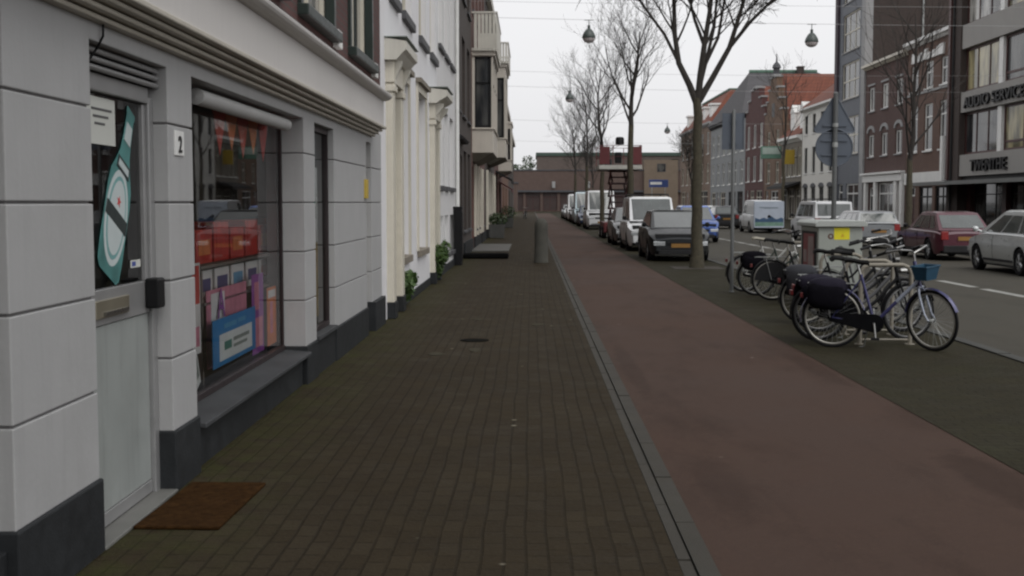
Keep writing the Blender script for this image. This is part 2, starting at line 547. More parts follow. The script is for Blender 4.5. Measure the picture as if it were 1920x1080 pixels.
# ---------------------------------------------------------------- facade builders
def wall_grid(mb, W, H, D, ops, reveal=0.16, z0=0.0, x0=0.0, sides=True, back=True):
    """front face with openings cut out and reveals, plus sides, back and top; x 0..W, y 0..D, z z0..H"""
    xs = sorted({x0, W, *[o[0] for o in ops], *[o[1] for o in ops]})
    zs = sorted({z0, H, *[o[2] for o in ops], *[o[3] for o in ops]})
    xs = [x for x in xs if x0 <= x <= W]; zs = [z for z in zs if z0 <= z <= H]
    for i in range(len(xs) - 1):
        for j in range(len(zs) - 1):
            cx, cz = (xs[i] + xs[i+1]) / 2, (zs[j] + zs[j+1]) / 2
            if any(o[0] < cx < o[1] and o[2] < cz < o[3] for o in ops): continue
            mb.poly([(xs[i],0,zs[j]),(xs[i+1],0,zs[j]),(xs[i+1],0,zs[j+1]),(xs[i],0,zs[j+1])])
    for o in ops:
        a, b, c, d = o[:4]; r = o[4] if len(o) > 4 else reveal
        mb.poly([(a,0,c),(a,r,c),(a,r,d),(a,0,d)])
        mb.poly([(b,0,c),(b,0,d),(b,r,d),(b,r,c)])
        mb.poly([(a,0,d),(a,r,d),(b,r,d),(b,0,d)])
        mb.poly([(a,0,c),(b,0,c),(b,r,c),(a,r,c)])
    if sides:
        mb.poly([(x0,0,z0),(x0,0,H),(x0,D,H),(x0,D,z0)])
        mb.poly([(W,0,z0),(W,D,z0),(W,D,H),(W,0,H)])
    if back:
        mb.poly([(x0,D,z0),(x0,D,H),(W,D,H),(W,D,z0)])
    mb.poly([(x0,0,H),(W,0,H),(W,D,H),(x0,D,H)])
    return mb

WCACHE = {}
def window(t, x0, x1, z0, z1, frame=None, glass=None, cols=2, rows=(), recess=0.09, sill=None, fw=0.06, name='window', sill_h=0.07, sill_out=0.07):
    frame = frame or M_white; glass = glass or M_glassd
    w, h = round(x1 - x0, 3), round(z1 - z0, 3)
    key = (w, h, frame.name, glass.name, cols, tuple(rows), fw)
    if key not in WCACHE:
        mb = MB()
        mb.box(0, fw, 0, 0.07, 0, h); mb.box(w - fw, w, 0, 0.07, 0, h)
        mb.box(fw, w - fw, 0, 0.07, 0, fw); mb.box(fw, w - fw, 0, 0.07, h - fw, h)
        for k in range(1, cols):
            x = w * k / cols
            mb.box(x - fw*0.35, x + fw*0.35, 0.012, 0.058, fw, h - fw)
        for r in rows:
            mb.box(fw, w - fw, 0.006, 0.064, h*r - fw*0.45, h*r + fw*0.45)
        me = mb.mesh('window', frame)
        pb = MB().poly([(fw,0.04,fw),(w-fw,0.04,fw),(w-fw,0.04,h-fw),(fw,0.04,h-fw)])
        WCACHE[key] = (me, pb.mesh('pane', glass, fix=False))
    me, pm = WCACHE[key]
    o = link(name, me, t, (x0, recess, z0))
    link('pane', pm, o)
    if sill is not None:
        sb = MB().box(-0.06, w + 0.06, -recess - sill_out, 0.0 - 0.003, -sill_h, 0.004)
        sb.build('sill', sill, o, bevel=0.008)
    return o

def panel_door(t, x0, x1, z0, z1, mat, recess=0.12, glass_top=0.0, frame=None, handle=True, name='door'):
    """door leaf with raised panels, a frame round it, optional fanlight above"""
    w, h = x1 - x0, z1 - z0
    fr = frame or M_white
    mb = MB(); f = 0.07
    mb.box(x0, x0+f, recess-0.02, recess+0.08, z0, z1); mb.box(x1-f, x1, recess-0.02, recess+0.08, z0, z1)
    mb.box(x0+f, x1-f, recess-0.02, recess+0.08, z1-f, z1)
    zt = z1 - f
    if glass_top:
        zt = z0 + h * (1 - glass_top)
        mb.box(x0+f, x1-f, recess-0.02, recess+0.08, zt, zt+f)
    mb.build('door_frame', fr, t)
    d = MB().box(x0+f, x1-f, recess+0.01, recess+0.055, z0, zt)
    for (a, b) in ((0.08, 0.42), (0.5, 0.93)):
        for s in (0, 1):
            xa = x0 + f + (w - 2*f) * (0.1 + 0.45*s); xb = xa + (w - 2*f)*0.35
            d.box(xa, xb, recess-0.008, recess+0.012, z0 + (zt-z0)*a, z0 + (zt-z0)*b)
    do = d.build(name, mat, t)
    if handle:
        MB().tube([(x0+f+0.07, recess+0.01, z0+1.0), (x0+f+0.07, recess-0.05, z0+1.0), (x0+f+0.17, recess-0.05, z0+1.0)], 0.011, 6).build('handle', M_chrome, do)
    if glass_top:
        MB().poly([(x0+f,recess+0.04,zt+f),(x1-f,recess+0.04,zt+f),(x1-f,recess+0.04,z1-f),(x0+f,recess+0.04,z1-f)]).build('fanlight', M_glassd, t, fix=False)
    return do

def left_thing(name, y0, label, cat, group=None, x=-2.0):
    return thing(name, (x, y0, 0), label, cat, R(90), group)

# ---------------------------------------------------------------- the shop on the left (local x = world Y, local y = depth behind the facade)
M_ashlar = paint('ashlar_paint', (0.362, 0.362, 0.362), 0.65, 0.05, 2.5, streak=0.18, bump=0.15, fine=25, grime=0.12)
M_plinth = paint('plinth_paint', (0.019, 0.021, 0.023), 0.65, 0.3, 6, bump=0.2, spec=0.25, streak=0.3)
M_frameg = paint('grey_frame', (0.30, 0.30, 0.30), 0.35, 0.08, metallic=0.35)
M_fascia = paint('fascia_paint', (0.55, 0.53, 0.51), 0.55, 0.05, 1.2, streak=0.12)
M_mould = paint('moulding_paint', (0.45, 0.42, 0.36), 0.55, 0.1, 3, streak=0.2)
M_brickd = brick('dark_red_brick', (0.10, 0.038, 0.034), (0.075, 0.028, 0.026), (0.06, 0.05, 0.045))
M_green = paint('dark_green_paint', (0.012, 0.022, 0.018), 0.4, 0.15)
M_joint = paint('ashlar_joint', (0.17, 0.165, 0.165), 0.9, 0.1)

S = left_thing('shop_building', 0.0, 'shop building with grey-white block ground floor and dark red brick above', 'building')
JZ = [0.37, 0.78, 1.215, 1.65, 2.085, 2.39]
wall = MB()
PIERS = [(-7.0, 0.6), (1.6, 4.55), (4.56, 5.47), (6.63, 7.11), (10.61, 11.14), (12.23, 14.62), (15.08, 16.28)]
PIERS = [(-7.0, 0.6), (1.6, 2.4), (4.56, 5.47), (6.63, 7.11), (10.61, 11.14), (12.23, 14.62), (15.08, 16.08)]
G = 0.0055
for a, b in PIERS:
    for k in range(len(JZ) - 1):
        if k == len(JZ) - 2: continue
        top = JZ[k+1] - G
        wall.mat(0).box(a, b, 0, 0.34, JZ[k] + (G if k else 0), top)
    wall.mat(1).box(a + 0.012, b - 0.012, 0.014, 0.33, JZ[0], JZ[-1] - 0.02)
comb = [(-7.0, 2.56), (16.08, 2.56)]
for a, b in PIERS[::-1]:
    b2 = 16.08 if b > 16 else b
    if b2 < 16.08: comb.append((b2, 2.39))
    comb += [(b2, JZ[-2] + G), (a, JZ[-2] + G)]
    if a > -7.0: comb.append((a, 2.39))
wall.mat(0).prism(comb, 0.0, 0.34, 'y')
w_o = wall.build('wall', [M_ashlar, M_joint], S, bevel=0.006)
pl = MB()
for a, b in PIERS[:-1]:
    pl.box(a - 0.012, b + 0.012, -0.016, 0.352, 0.0, 0.372)
pl.box(7.122, 10.598, 0.03, 0.35, 0.0, 0.292)
pl.box(11.152, 12.218, 0.0, 0.352, 0.0, 0.36)
pl.box(0.6, 1.6, 0.06, 0.352, 0.0, 0.1)
pl.box(2.4, 4.55, 0.03, 0.352, 0.0, 0.3)
pl.box(15.06, 16.1, -0.05, 0.352, 0.0, 0.40)
pl.box(14.632, 15.06, 0.25, 0.352, 0.0, 0.06)
pl.build('plinth', M_plinth, S, bevel=0.01)
# cornice: stepped moulding under the fascia, fascia board, upper cornice
mo = MB()
for z0_, z1_, out in ((2.475, 2.50, 0.05), (2.506, 2.532, 0.095), (2.538, 2.562, 0.14), (2.567, 2.60, 0.19)):
    mo.box(-7.02, 15.16, -out, 0.02, z0_, z1_)
mo.build('moulding', M_mould, S, bevel=0.008)
MB().box(-7.0, 15.12, -0.16, 0.02, 2.602, 2.915).build('fascia', M_fascia, S)
co = MB()
co.prism([(0.015, 2.918), (-0.165, 2.918), (-0.19, 2.922), (-0.225, 2.932), (-0.25, 2.948), (-0.262, 2.965), (-0.265, 2.985), (-0.25, 3.0), (0.015, 3.03)], -7.05, 15.17, 'x')
co.build('cornice', M_fascia, S)
# brick storey with windows
ops = [(4.7, 6.5, 3.36, 5.3), (7.75, 9.65, 3.36, 5.3), (10.45, 12.2, 3.36, 5.3), (13.3, 15.1, 3.36, 5.3)]
ub = MB(); wall_grid(ub, 16.05, 9.2, 9.0, ops, 0.18, z0=3.0, x0=-7.0)
ub.build('brick_wall', M_brickd, S, fix=False)
for a, b, c, d in ops:
    window(S, a, b, c, d, M_cream, M_glassw, 2, (0.72,), 0.07, None, 0.09)
    MB().box(a - 0.06, b + 0.06, -0.10, 0.10, 3.26, 3.357).build('window_sill', M_green, S, bevel=0.01)
    MB().box(a - 0.05, a + 0.055, -0.035, 0.06, 3.36, 5.3).box(b - 0.055, b + 0.05, -0.035, 0.06, 3.36, 5.3).parts('window_casing', M_green, S)
MB().box(12.24, 12.50, -0.06, 0.02, 3.22, 3.40).box(15.16, 15.40, -0.06, 0.02, 3.22, 3.40).parts('corner_stone', M_white, S, bevel=0.01)
# flank and back of the ground floor, so the shop is a closed building
MB().box(-7.0, 16.27, 4.5, 4.6, 0, 3.0).build('back_wall', M_joint, S)
MB().box(-7.0, -6.9, 0.35, 4.5, 0, 3.0).box(16.17, 16.27, 0.35, 4.5, 0, 3.0).parts('party_wall', M_brickd, S)
M_int = paint('shop_interior', (0.20, 0.17, 0.15), 0.8, 0.2, 2)
MB().box(-6.9, 16.17, 0.36, 4.5, 0.02, 0.06).build('floor', paint('shop_floor', (0.10, 0.08, 0.07), 0.5, 0.2), S)
MB().box(-6.9, 16.17, 0.36, 4.5, 2.75, 2.8).build('ceiling', M_int, S)
MB().box(6.7, 6.78, 0.36, 4.5, 0.06, 2.75).box(12.6, 12.68, 0.36, 4.5, 0.06, 2.75).parts('partition', M_int, S)

MB().tube([(5.62, -0.012, 2.49), (5.60, -0.018, 2.42), (5.61, 0.02, 2.36), (5.58, 0.05, 2.30)], 0.006, 5).build('loose_cable', M_black, S)
# entrance door
D = MB()
D.box(5.47, 5.54, 0.06, 0.14, 0.04, 2.22); D.box(6.55, 6.63, 0.06, 0.14, 0.04, 2.22)
D.box(5.54, 6.55, 0.06, 0.14, 2.185, 2.27)
D.build('door_frame', M_frameg, S, bevel=0.006)
leaf = MB().box(5.55, 6.545, 0.085, 0.12, 0.12, 1.045)
leaf.build('door', paint('door_panel', (0.295, 0.315, 0.305), 0.4, 0.10, 2, streak=0.4, grime=0.3), S, bevel=0.004)
rails = MB().box(5.55, 6.545, 0.075, 0.125, 1.05, 1.225).box(5.55, 5.60, 0.078, 0.122, 1.225, 2.18).box(6.50, 6.545, 0.078, 0.122, 1.225, 2.18)
rails.box(5.55, 6.545, 0.078, 0.122, 0.05, 0.118)
rails.parts('door_rail', M_frameg, S, bevel=0.004)
MB().poly([(5.6,0.1,1.225),(6.5,0.1,1.225),(6.5,0.1,2.18),(5.6,0.1,2.18)]).build('door_glass', glass_clear('door_pane'), S, fix=False)
hd = MB()
for z in (2.285, 2.325, 2.365): hd.tube([(5.48, 0.055, z), (6.62, 0.055, z)], 0.014, 10)
hd.parts('shutter_rail', M_frameg, S, smooth=True)
MB().box(5.475, 6.625, 0.08, 0.3, 2.272, 2.388).build('shutter_box', M_tread, S)
lb = MB().box(5.70, 6.18, 0.062, 0.078, 1.085, 1.175)
lb.build('letter_box', paint('brass_plate', (0.33, 0.30, 0.23), 0.35, 0.1, metallic=0.7), S, bevel=0.004)
MB().box(5.80, 6.14, 0.05, 0.062, 1.095, 1.115).build('letter_flap', M_chrome, S)
MB().box(6.465, 6.575, -0.005, 0.075, 1.075, 1.24).build('lock_box', M_black, S, bevel=0.012)
MB().box(5.475, 6.625, -0.02, 0.14, 0.0, 0.045).build('threshold', paint('threshold_stone', (0.14, 0.14, 0.13), 0.6, 0.15), S, bevel=0.006)
for o in S.children:
    if o.name.startswith(('door', 'letter', 'lock')): o.location.y = 0.02
# stickers on the door glass: paper notice, green bottle with oval label, small badge
M_paper = paint('paper', (0.55, 0.56, 0.52), 0.8, 0.06, 4)
pn = MB().mat(0).box(5.66, 6.11, 0.0925, 0.0945, 1.935, 2.165)
pn.mat(1)
for k, z in enumerate((2.10, 2.065, 2.03)):
    pn.box(5.78 + 0.02*k, 6.06 - 0.05*k, 0.0905, 0.0924, z, z + 0.012)
pn.build('paper_notice', [M_paper, paint('ink', (0.10, 0.10, 0.10), 0.8, 0.1)], S)
half = [(0.0, 0.0), (0.12, 0.0), (0.155, 0.03), (0.165, 0.12), (0.165, 0.42), (0.15, 0.50), (0.10, 0.58), (0.07, 0.64), (0.058, 0.72), (0.052, 0.84), (0.06, 0.85), (0.06, 0.88), (0.0, 0.88)]
tilt = R(26)
def tb(x, z):
    x, z = x*1.04, z*1.07
    return (5.955 + x*math.cos(tilt) + z*math.sin(tilt), 1.285 + z*math.cos(tilt) - x*math.sin(tilt))
outl = [tb(x, z) for x, z in half[1:]] + [tb(-x, z) for x, z in half[::-1][1:]]
bo = MB().mat(0).prism(outl, 0.0935, 0.0955, 'y')
def ell(cx, cz, rx, rz, n=28):
    return [tb(cx + rx*math.cos(2*PI*k/n), cz + rz*math.sin(2*PI*k/n)) for k in range(n)]
bo.mat(1).prism(ell(0, 0.30, 0.152, 0.245), 0.0925, 0.0934, 'y')
bo.mat(2).prism(ell(0, 0.30, 0.125, 0.212), 0.0915, 0.0924, 'y')
bo.mat(1).prism(ell(0, 0.30, 0.110, 0.19), 0.0905, 0.0914, 'y')
bo.mat(3).prism([tb(-0.15, 0.265), tb(0.15, 0.265), tb(0.15, 0.335), tb(-0.15, 0.335)], 0.0895, 0.0904, 'y')
star = []
for k in range(10):
    r = 0.030 if k % 2 == 0 else 0.013
    star.append(tb(r*math.sin(PI*k/5), 0.385 + r*math.cos(PI*k/5)))
bo.mat(4).prism(star, 0.0895, 0.0904, 'y')
bo.mat(3).prism([tb(-0.09, 0.535), tb(0.09, 0.535), tb(0.085, 0.60), tb(-0.085, 0.60)], 0.0905, 0.0934, 'y')
bo.mat(1).prism([tb(-0.075, 0.55), tb(0.075, 0.55), tb(0.07, 0.585), tb(-0.07, 0.585)], 0.0895, 0.0904, 'y')
bo.mat(1).prism([tb(-0.045, 0.70), tb(0.045, 0.70), tb(0.04, 0.80), tb(-0.04, 0.80)], 0.0905, 0.0934, 'y')
bo.build('bottle_sticker', [paint('bottle_green', (0.075, 0.235, 0.225), 0.4, 0.35, 7), paint('sticker_white', (0.50, 0.56, 0.56), 0.5, 0.05), paint('sticker_teal', (0.16, 0.34, 0.34), 0.5, 0.1), paint('sticker_black', (0.02, 0.03, 0.03), 0.5, 0.1), paint('sticker_red', (0.50, 0.03, 0.03), 0.5, 0.1)], S)
MB().mat(0).box(6.30, 6.46, 0.0925, 0.0945, 1.305, 1.345).mat(1).box(6.32, 6.38, 0.0915, 0.0924, 1.313, 1.337).build('door_badge', [M_paper, paint('badge_blue', (0.05, 0.08, 0.30), 0.5, 0.1)], S)
hn = MB().box(6.74, 6.91, -0.008, 0.003, 1.915, 2.055).build('house_number', M_white, S, bevel=0.003)
text('digit', '2', 0.13, 0.006, M_black, hn, (6.825, -0.011, 1.935))
for o in S.children:
    if o.name.startswith(('bottle', 'paper', 'door_badge')): o.location.y = 0.02
# big shop window
fr = MB()
fr.box(7.125, 7.165, 0.18, 0.24, 0.345, 2.385); fr.box(10.575, 10.605, 0.195, 0.24, 0.345, 2.385)
fr.box(7.165, 10.575, 0.18, 0.24, 2.33, 2.385); fr.box(7.165, 10.575, 0.18, 0.24, 0.345, 0.385)
SW = fr.build('shop_window', paint('window_frame_brown', (0.022, 0.014, 0.015), 0.5, 0.15), S)
MB().poly([(7.165,0.21,0.385),(10.575,0.21,0.385),(10.575,0.21,2.33),(7.165,0.21,2.33)]).build('pane', glass_clear('shop_pane'), SW, fix=False)
sl = MB().prism([(-0.05, 0.295), (0.30, 0.295), (0.30, 0.352), (0.17, 0.343), (-0.05, 0.325)], 7.115, 10.605, 'x')
sl.build('window_sill', paint('sill_stone', (0.052, 0.054, 0.057), 0.7, 0.25, 4, spec=0.2), S, bevel=0.006)
rb = MB().lathe([(0.0, 7.55), (0.052, 7.56), (0.052, 10.33), (0.0, 10.34)], (0, 0.10, 2.315), 14, 'x', cap=False)
rb.build('roller_blind', paint('blind_cloth', (0.45, 0.45, 0.44), 0.6, 0.08, 5), S, smooth=True)
# narrow window beyond it
fr = MB()
for a, b in ((11.15, 11.2), (12.19, 12.22)): fr.box(a, b, 0.06, 0.12, 0.405, 2.385)
fr.box(11.2, 12.19, 0.06, 0.12, 2.33, 2.385); fr.box(11.2, 12.19, 0.06, 0.12, 0.405, 0.45)
NW = fr.build('side_window', paint('window_frame_brown', (0.05, 0.025, 0.025), 0.5), S)
MB().poly([(11.2,0.09,0.45),(12.19,0.09,0.45),(12.19,0.09,2.33),(11.2,0.09,2.33)]).build('pane', glass_clear('shop_pane'), NW, fix=False)
MB().box(11.152, 12.218, -0.03, 0.2, 0.362, 0.402).build('window_sill', paint('sill_stone', (0.085, 0.088, 0.092), 0.55), S, bevel=0.006)
# next opening toward the viewer and the passage at the far end
fr = MB()
for a, b in ((2.4, 2.45), (4.50, 4.555)): fr.box(a, b, 0.18, 0.24, 0.3, 2.385)
fr.box(2.45, 4.50, 0.18, 0.24, 2.33, 2.385)
BW = fr.build('front_window', M_frameg, S)
MB().poly([(2.45,0.21,0.3),(4.50,0.21,0.3),(4.50,0.21,2.33),(2.45,0.21,2.33)]).build('pane', glass_clear('shop_pane'), BW, fix=False)
panel_door(S, 0.6, 1.6, 0.1, 2.38, M_green, 0.14)
panel_door(S, 14.63, 15.07, 0.06, 2.38, M_cream, 0.2, handle=False)
MB().tube([(14.80, 0.10, 0.03), (14.80, 0.10, 2.39)], 0.045, 10).build('drain_pipe', M_white, S, smooth=True)
MB().box(14.42, 14.60, -0.03, 0.004, 1.70, 1.93).build('yellow_label', paint('label_yellow', (0.50, 0.36, 0.06), 0.6, 0.2), S, bevel=0.004)

# things in the shop window (each its own object; local axes as for the shop)
def shop_item(name, y, depth, z, label, cat, group=None):
    return thing(name, (-2.0 - depth, y, z), label, cat, R(90), group)
def poster(name, y, depth, z, w, h, layers, label, cat='poster', lean=0.0, letters=None):
    """layers: (x0,x1,z0,z1,material) in fractions of the sheet"""
    t = shop_item(name, y, depth, z, label, cat)
    mats = [layers[0]]; mb = MB().mat(0).box(-w/2, w/2, 0, 0.004, 0, h)
    for k, (a, b, c, d, m) in enumerate(layers[1:]):
        if m not in mats: mats.append(m)
        mb.mat(mats.index(m)).box(-w/2 + a*w, -w/2 + b*w, -0.0012 - 0.0008*k, -0.0002 - 0.0008*k, c*h, d*h)
    mb.build('sheet', mats, t)
    if letters:
        for s, fx, fz, size, m in letters:
            text('lettering', s, size, 0.002, m, t, (-w/2 + fx*w, -0.014, fz*h))
    t.rotation_euler = (0, lean, R(90))
    return t
P_pink = paint('print_pink', (0.72, 0.26, 0.36), 0.6, 0.25, 8)
P_purple = paint('print_purple', (0.34, 0.08, 0.42), 0.6, 0.25, 8)
P_orange = paint('print_orange', (0.80, 0.24, 0.08), 0.6, 0.25, 8)
P_red = paint('print_red', (0.62, 0.06, 0.045), 0.6, 0.3, 8)
P_blue = paint('print_blue', (0.02, 0.24, 0.55), 0.5, 0.1, 8)
P_lblue = paint('print_light_blue', (0.10, 0.36, 0.58), 0.5, 0.1, 8)
P_white = paint('print_white', (0.80, 0.80, 0.79), 0.6, 0.06, 8)
P_green = paint('print_green', (0.05, 0.22, 0.18), 0.6, 0.2, 8)
P_navy = paint('print_navy', (0.05, 0.06, 0.20), 0.6, 0.2, 8)
P_grey = paint('print_grey', (0.27, 0.30, 0.28), 0.6, 0.2, 8)
poster('poster', 9.02, 0.236, 0.47, 1.32, 0.345, [P_blue, (0.14, 0.90, 0.10, 0.66, P_white), (0.24, 0.52, 0.76, 0.86, P_lblue), (0.55, 0.74, 0.78, 0.87, P_lblue),
       (0.24, 0.40, 0.30, 0.48, P_green), (0.44, 0.82, 0.42, 0.50, P_grey), (0.44, 0.76, 0.28, 0.35, P_grey)], 'bright blue poster with a white panel low in the shop window')
poster('poster', 7.98, 0.27, 0.62, 0.42, 0.62, [P_white, (0.05, 0.95, 0.55, 0.97, P_red), (0.2, 0.9, 0.08, 0.3, P_pink), (0.1, 0.5, 0.33, 0.5, P_navy)], 'red and white poster at the near edge of the shop window')
poster('poster', 9.05, 0.30, 0.46, 1.2, 0.56, [P_pink, (0.10, 0.42, 0.1, 0.95, P_white), (0.46, 0.9, 0.05, 0.6, P_red)], 'pink and white poster behind the blue one in the shop window', letters=[('A', 0.3, 0.62, 0.30, P_purple)])
poster('poster', 9.92, 0.27, 0.40, 0.42, 0.66, [P_purple, (0.1, 0.9, 0.08, 0.45, P_pink), (0.2, 0.6, 0.55, 0.9, P_pink)], 'tall purple poster between the blue and orange posters')
poster('poster', 10.36, 0.25, 0.42, 0.36, 0.50, [P_orange, (0.3, 0.6, 0.2, 0.75, P_pink), (0.1, 0.9, 0.82, 0.95, P_white)], 'orange poster at the far edge of the shop window')
poster('paper_strip', 7.98, 0.232, 0.42, 0.11, 0.30, [P_white, (0.2, 0.8, 0.2, 0.8, P_grey)], 'tilted white paper strip in the lower near corner of the window', 'paper', lean=R(-22))
sh = shop_item('display_shelf', 10.3, 0.52, 0.06, 'long display shelf inside the shop window', 'shelf')
MB().box(-1.9, 1.9, -0.2, 0.2, 1.12, 1.14).build('top_board', M_int, sh)
MB().box(-1.9, 1.9, -0.22, 0.2, 0.86, 0.88).build('lower_board', M_int, sh)
MB().box(-1.9, -1.86, -0.2, 0.2, 0, 1.115).box(1.86, 1.9, -0.2, 0.2, 0, 1.115).parts('side_panel', M_int, sh)
places = ['first from the near end', 'second from the near end', 'third from the near end', 'fourth from the near end', 'fifth from the near end', 'sixth from the near end', 'at the far end']
kinds = None
def box_with_label(y, z, w, d, h, m, lm):
    t = shop_item('carton', y, 0.52, z, None, 'carton')
    MB().box(-w/2, w/2, -d/2, d/2, 0, h).build('box', m, t, bevel=0.006)
    MB().box(-w*0.36, w*0.36, -d/2 - 0.003, -d/2 - 0.0005, h*0.25, h*0.7).build('label', lm, t)
    return t
for k in range(7):
    t = box_with_label(8.75 + 0.5*k, 1.203, 0.44, 0.26, 0.25 + 0.05*((k*3) % 2), P_red, P_red if k % 2 else P_orange)
    tag(t, 'red carton on the upper display shelf, ' + places[k], 'carton', 'red cartons on the upper shelf')
for k in range(7):
    t = box_with_label(8.75 + 0.5*k, 0.943, 0.42, 0.26, 0.21, P_white, (P_navy, P_navy, P_lblue, P_navy, P_red, P_green, P_navy)[k])
    tag(t, 'white and %s pack on the lower display shelf, %s' % (('navy','navy','light blue','navy','red','green','navy')[k], places[k]), 'pack', 'packs on the lower shelf')
    t.name = 'pack'
for k in range(5):
    y = 8.9 + 0.36*k
    t = shop_item('paper_pennant', y, 0.30, 1.98, 'orange paper pennant hanging at the top of the shop window, ' + places[k], 'pennant', 'orange pennants in the shop window')
    MB().prism([(-0.2, 0.36), (0.2, 0.36), (0.0, 0.02 + 0.05*(k % 2))], 0, 0.006, 'y').build('flag', P_orange if k % 2 else P_red, t)
    MB().tube([(0, 0.003, 0.36), (0, 0.003, 0.69)], 0.003, 5).build('string', M_paper, t)
t = shop_item('poster', 11.72, 0.16, 0.5, 'yellow and white banner standing in the narrow shop window', 'poster')
MB().mat(0).box(-0.42, 0.42, 0, 0.01, 0, 0.75).mat(1).box(-0.42, 0.42, 0, 0.01, 0.755, 1.5).mat(2).box(-0.3, 0.3, -0.003, -0.0005, 1.0, 1.35).build('sheet', [paint('print_sand', (0.45, 0.33, 0.14), 0.6, 0.15), P_white, P_green], t)

# doormat on the pavement
dm = MB().box(-0.215, 0.215, -0.475, 0.475, 0.0, 0.018)
M_coir = paint('coir', (0.048, 0.024, 0.009), 0.95, 0.45, 30, bump=0.9, fine=220, spec=0.03)
o = dm.build('doormat', M_coir, bevel=0.006, loc=(-1.745, 6.30, 0.031))
o.rotation_euler = (0, 0, R(-1.5))
tag(o, 'rust brown coir doormat lying in front of the shop door', 'doormat')
o = MB().lathe([(0.0, 0.0), (0.17, 0.0), (0.17, 0.006), (0.13, 0.009), (0.0, 0.009)], (0, 0, 0), 24, cap=False).build('drain_cover', paint('cast_iron', (0.006, 0.006, 0.005), 0.9, 0.3, spec=0.03), loc=(-0.66, 14.05, 0.0305), smooth=True)
tag(o, 'round dark iron drain cover in the brick pavement', 'drain cover')
for k, (x, y) in enumerate(((0.07, 15.9), (-1.02, 12.75), (-0.62, 13.1), (-0.72, 16.6))):
    mb = MB(); n = 9
    pts = [(0.09*(0.5+0.8*rnd.random())*math.cos(2*PI*i/n), 0.16*(0.7+0.5*rnd.random())*math.sin(2*PI*i/n)) for i in range(n)]
    mb.prism(pts, 0, 0.004, 'z')
    o = mb.build('flat_stone', paint('pale_patch', (0.062, 0.056, 0.042), 0.95, 0.3, 12, spec=0.03), loc=(x, y, 0.031))
    tag(o, ['pale flattened patch nearest the kerb on the brick pavement', 'pale flattened patch left of the drain cover', 'pale flattened patch just in front of the drain cover', 'pale flattened patch beyond the drain cover'][k], 'patch', 'pale patches on the pavement')
# ---------------------------------------------------------------- the rest of the left row
M_render = paint('white_render', (0.72, 0.715, 0.73), 0.65, 0.04, 1.5, grime=0.12, streak=0.15, bump=0.1, fine=18)
M_pale = paint('pale_render', (0.66, 0.655, 0.655), 0.65, 0.04, 1.5, streak=0.15)
M_sill = paint('slate_sill', (0.07, 0.07, 0.075), 0.6, 0.15)
M_tan = paint('tan_sill', (0.20, 0.175, 0.14), 0.7, 0.15)
M_hood = paint('hood_paint', (0.56, 0.54, 0.48), 0.55, 0.08, 3, streak=0.25)
M_lead = paint('lead_flashing', (0.20, 0.23, 0.21), 0.6, 0.15)

def surround(t, a, b, ztop, hood, out=0.10, mat=None, base=0.26):
    """pilasters, entablature and a projecting hood on brackets round a doorway"""
    mat = mat or M_cream
    mb = MB()
    for x0, x1 in ((a - 0.30, a), (b, b + 0.30)):
        mb.box(x0, x1, -out, 0.02, base, ztop)
        mb.box(x0 - 0.03, x1 + 0.03, -out - 0.03, 0.02, ztop - 0.12, ztop - 0.03)
    mb.box(a - 0.33, b + 0.33, -out - 0.02, 0.02, ztop, ztop + 0.30)
    mb.build('door_surround', mat, t, bevel=0.01)
    bb = MB()
    for x0, x1 in ((a - 0.31, a + 0.01), (b - 0.01, b + 0.31)): bb.box(x0, x1, -out - 0.02, 0.02, 0.03, base)
    bb.parts('pilaster_base', M_plinth, t, bevel=0.01)
    h = MB().prism([(0.01, ztop + 0.30), (-0.16, ztop + 0.30), (-0.20, ztop + 0.34), (-hood + 0.05, ztop + 0.40), (-hood, ztop + 0.44), (-hood, ztop + 0.55), (0.01, ztop + 0.60)], a - 0.42, b + 0.42, 'x')
    for x in (a - 0.22, b + 0.10):
        h.prism([(0.01, ztop - 0.12), (-0.12, ztop - 0.10), (-0.13, ztop + 0.06), (-hood + 0.10, ztop + 0.22), (-hood + 0.08, ztop + 0.30), (0.01, ztop + 0.30)], x, x + 0.12, 'x')
    ho = h.build('door_hood', M_hood, t)
    MB().box(a - 0.44, b + 0.44, -hood - 0.015, 0.01, ztop + 0.602, ztop + 0.615).build('flashing', M_lead, ho)

W1 = left_thing('white_house', 16.09, 'white rendered house with two cream door hoods beside the shop', 'house')
L = lambda v: v - 16.09
ops = [(L(16.95), L(17.75), 0.06, 3.28), (L(18.45), L(19.65), 0.80, 3.55), (L(21.2), L(22.85), 0.80, 3.6), (L(24.1), L(25.0), 0.06, 3.3)]
ups = [(L(17.15), L(18.2), 4.62, 6.9), (L(18.85), L(20.35), 4.62, 6.9), (L(21.65), L(23.2), 4.62, 6.9), (L(24.05), L(25.45), 4.62, 6.9)]
up2 = [(a, b, 7.9, 9.8) for a, b, c, d in ups]
mb = MB(); wall_grid(mb, 9.7, 11.0, 9.0, ops + ups + up2, 0.2)
mb.build('wall', M_render, W1, fix=False)
for k, (a, b, c, d) in enumerate(ops):
    if k in (0, 3):
        panel_door(W1, a, b, c, d, M_cream if k == 0 else M_green, 0.14, 0.22, M_cream)
        surround(W1, a, b, 3.30, 0.30 if k == 0 else 0.36)
    else:
        window(W1, a, b, c, d, M_cream, M_glassw, 2, (0.3, 0.68), 0.12, M_tan, 0.075, sill_h=0.11)
        MB().box(a - 0.14, a - 0.003, -0.035, 0.1, c, d + 0.14).box(b + 0.003, b + 0.14, -0.035, 0.1, c, d + 0.14).box(a - 0.003, b + 0.003, -0.035, 0.1, d + 0.003, d + 0.14).parts('window_casing', M_cream, W1)
        MB().box(a - 0.2, b + 0.2, -0.10, 0.02, d + 0.142, d + 0.22).build('window_head', M_tan, W1)
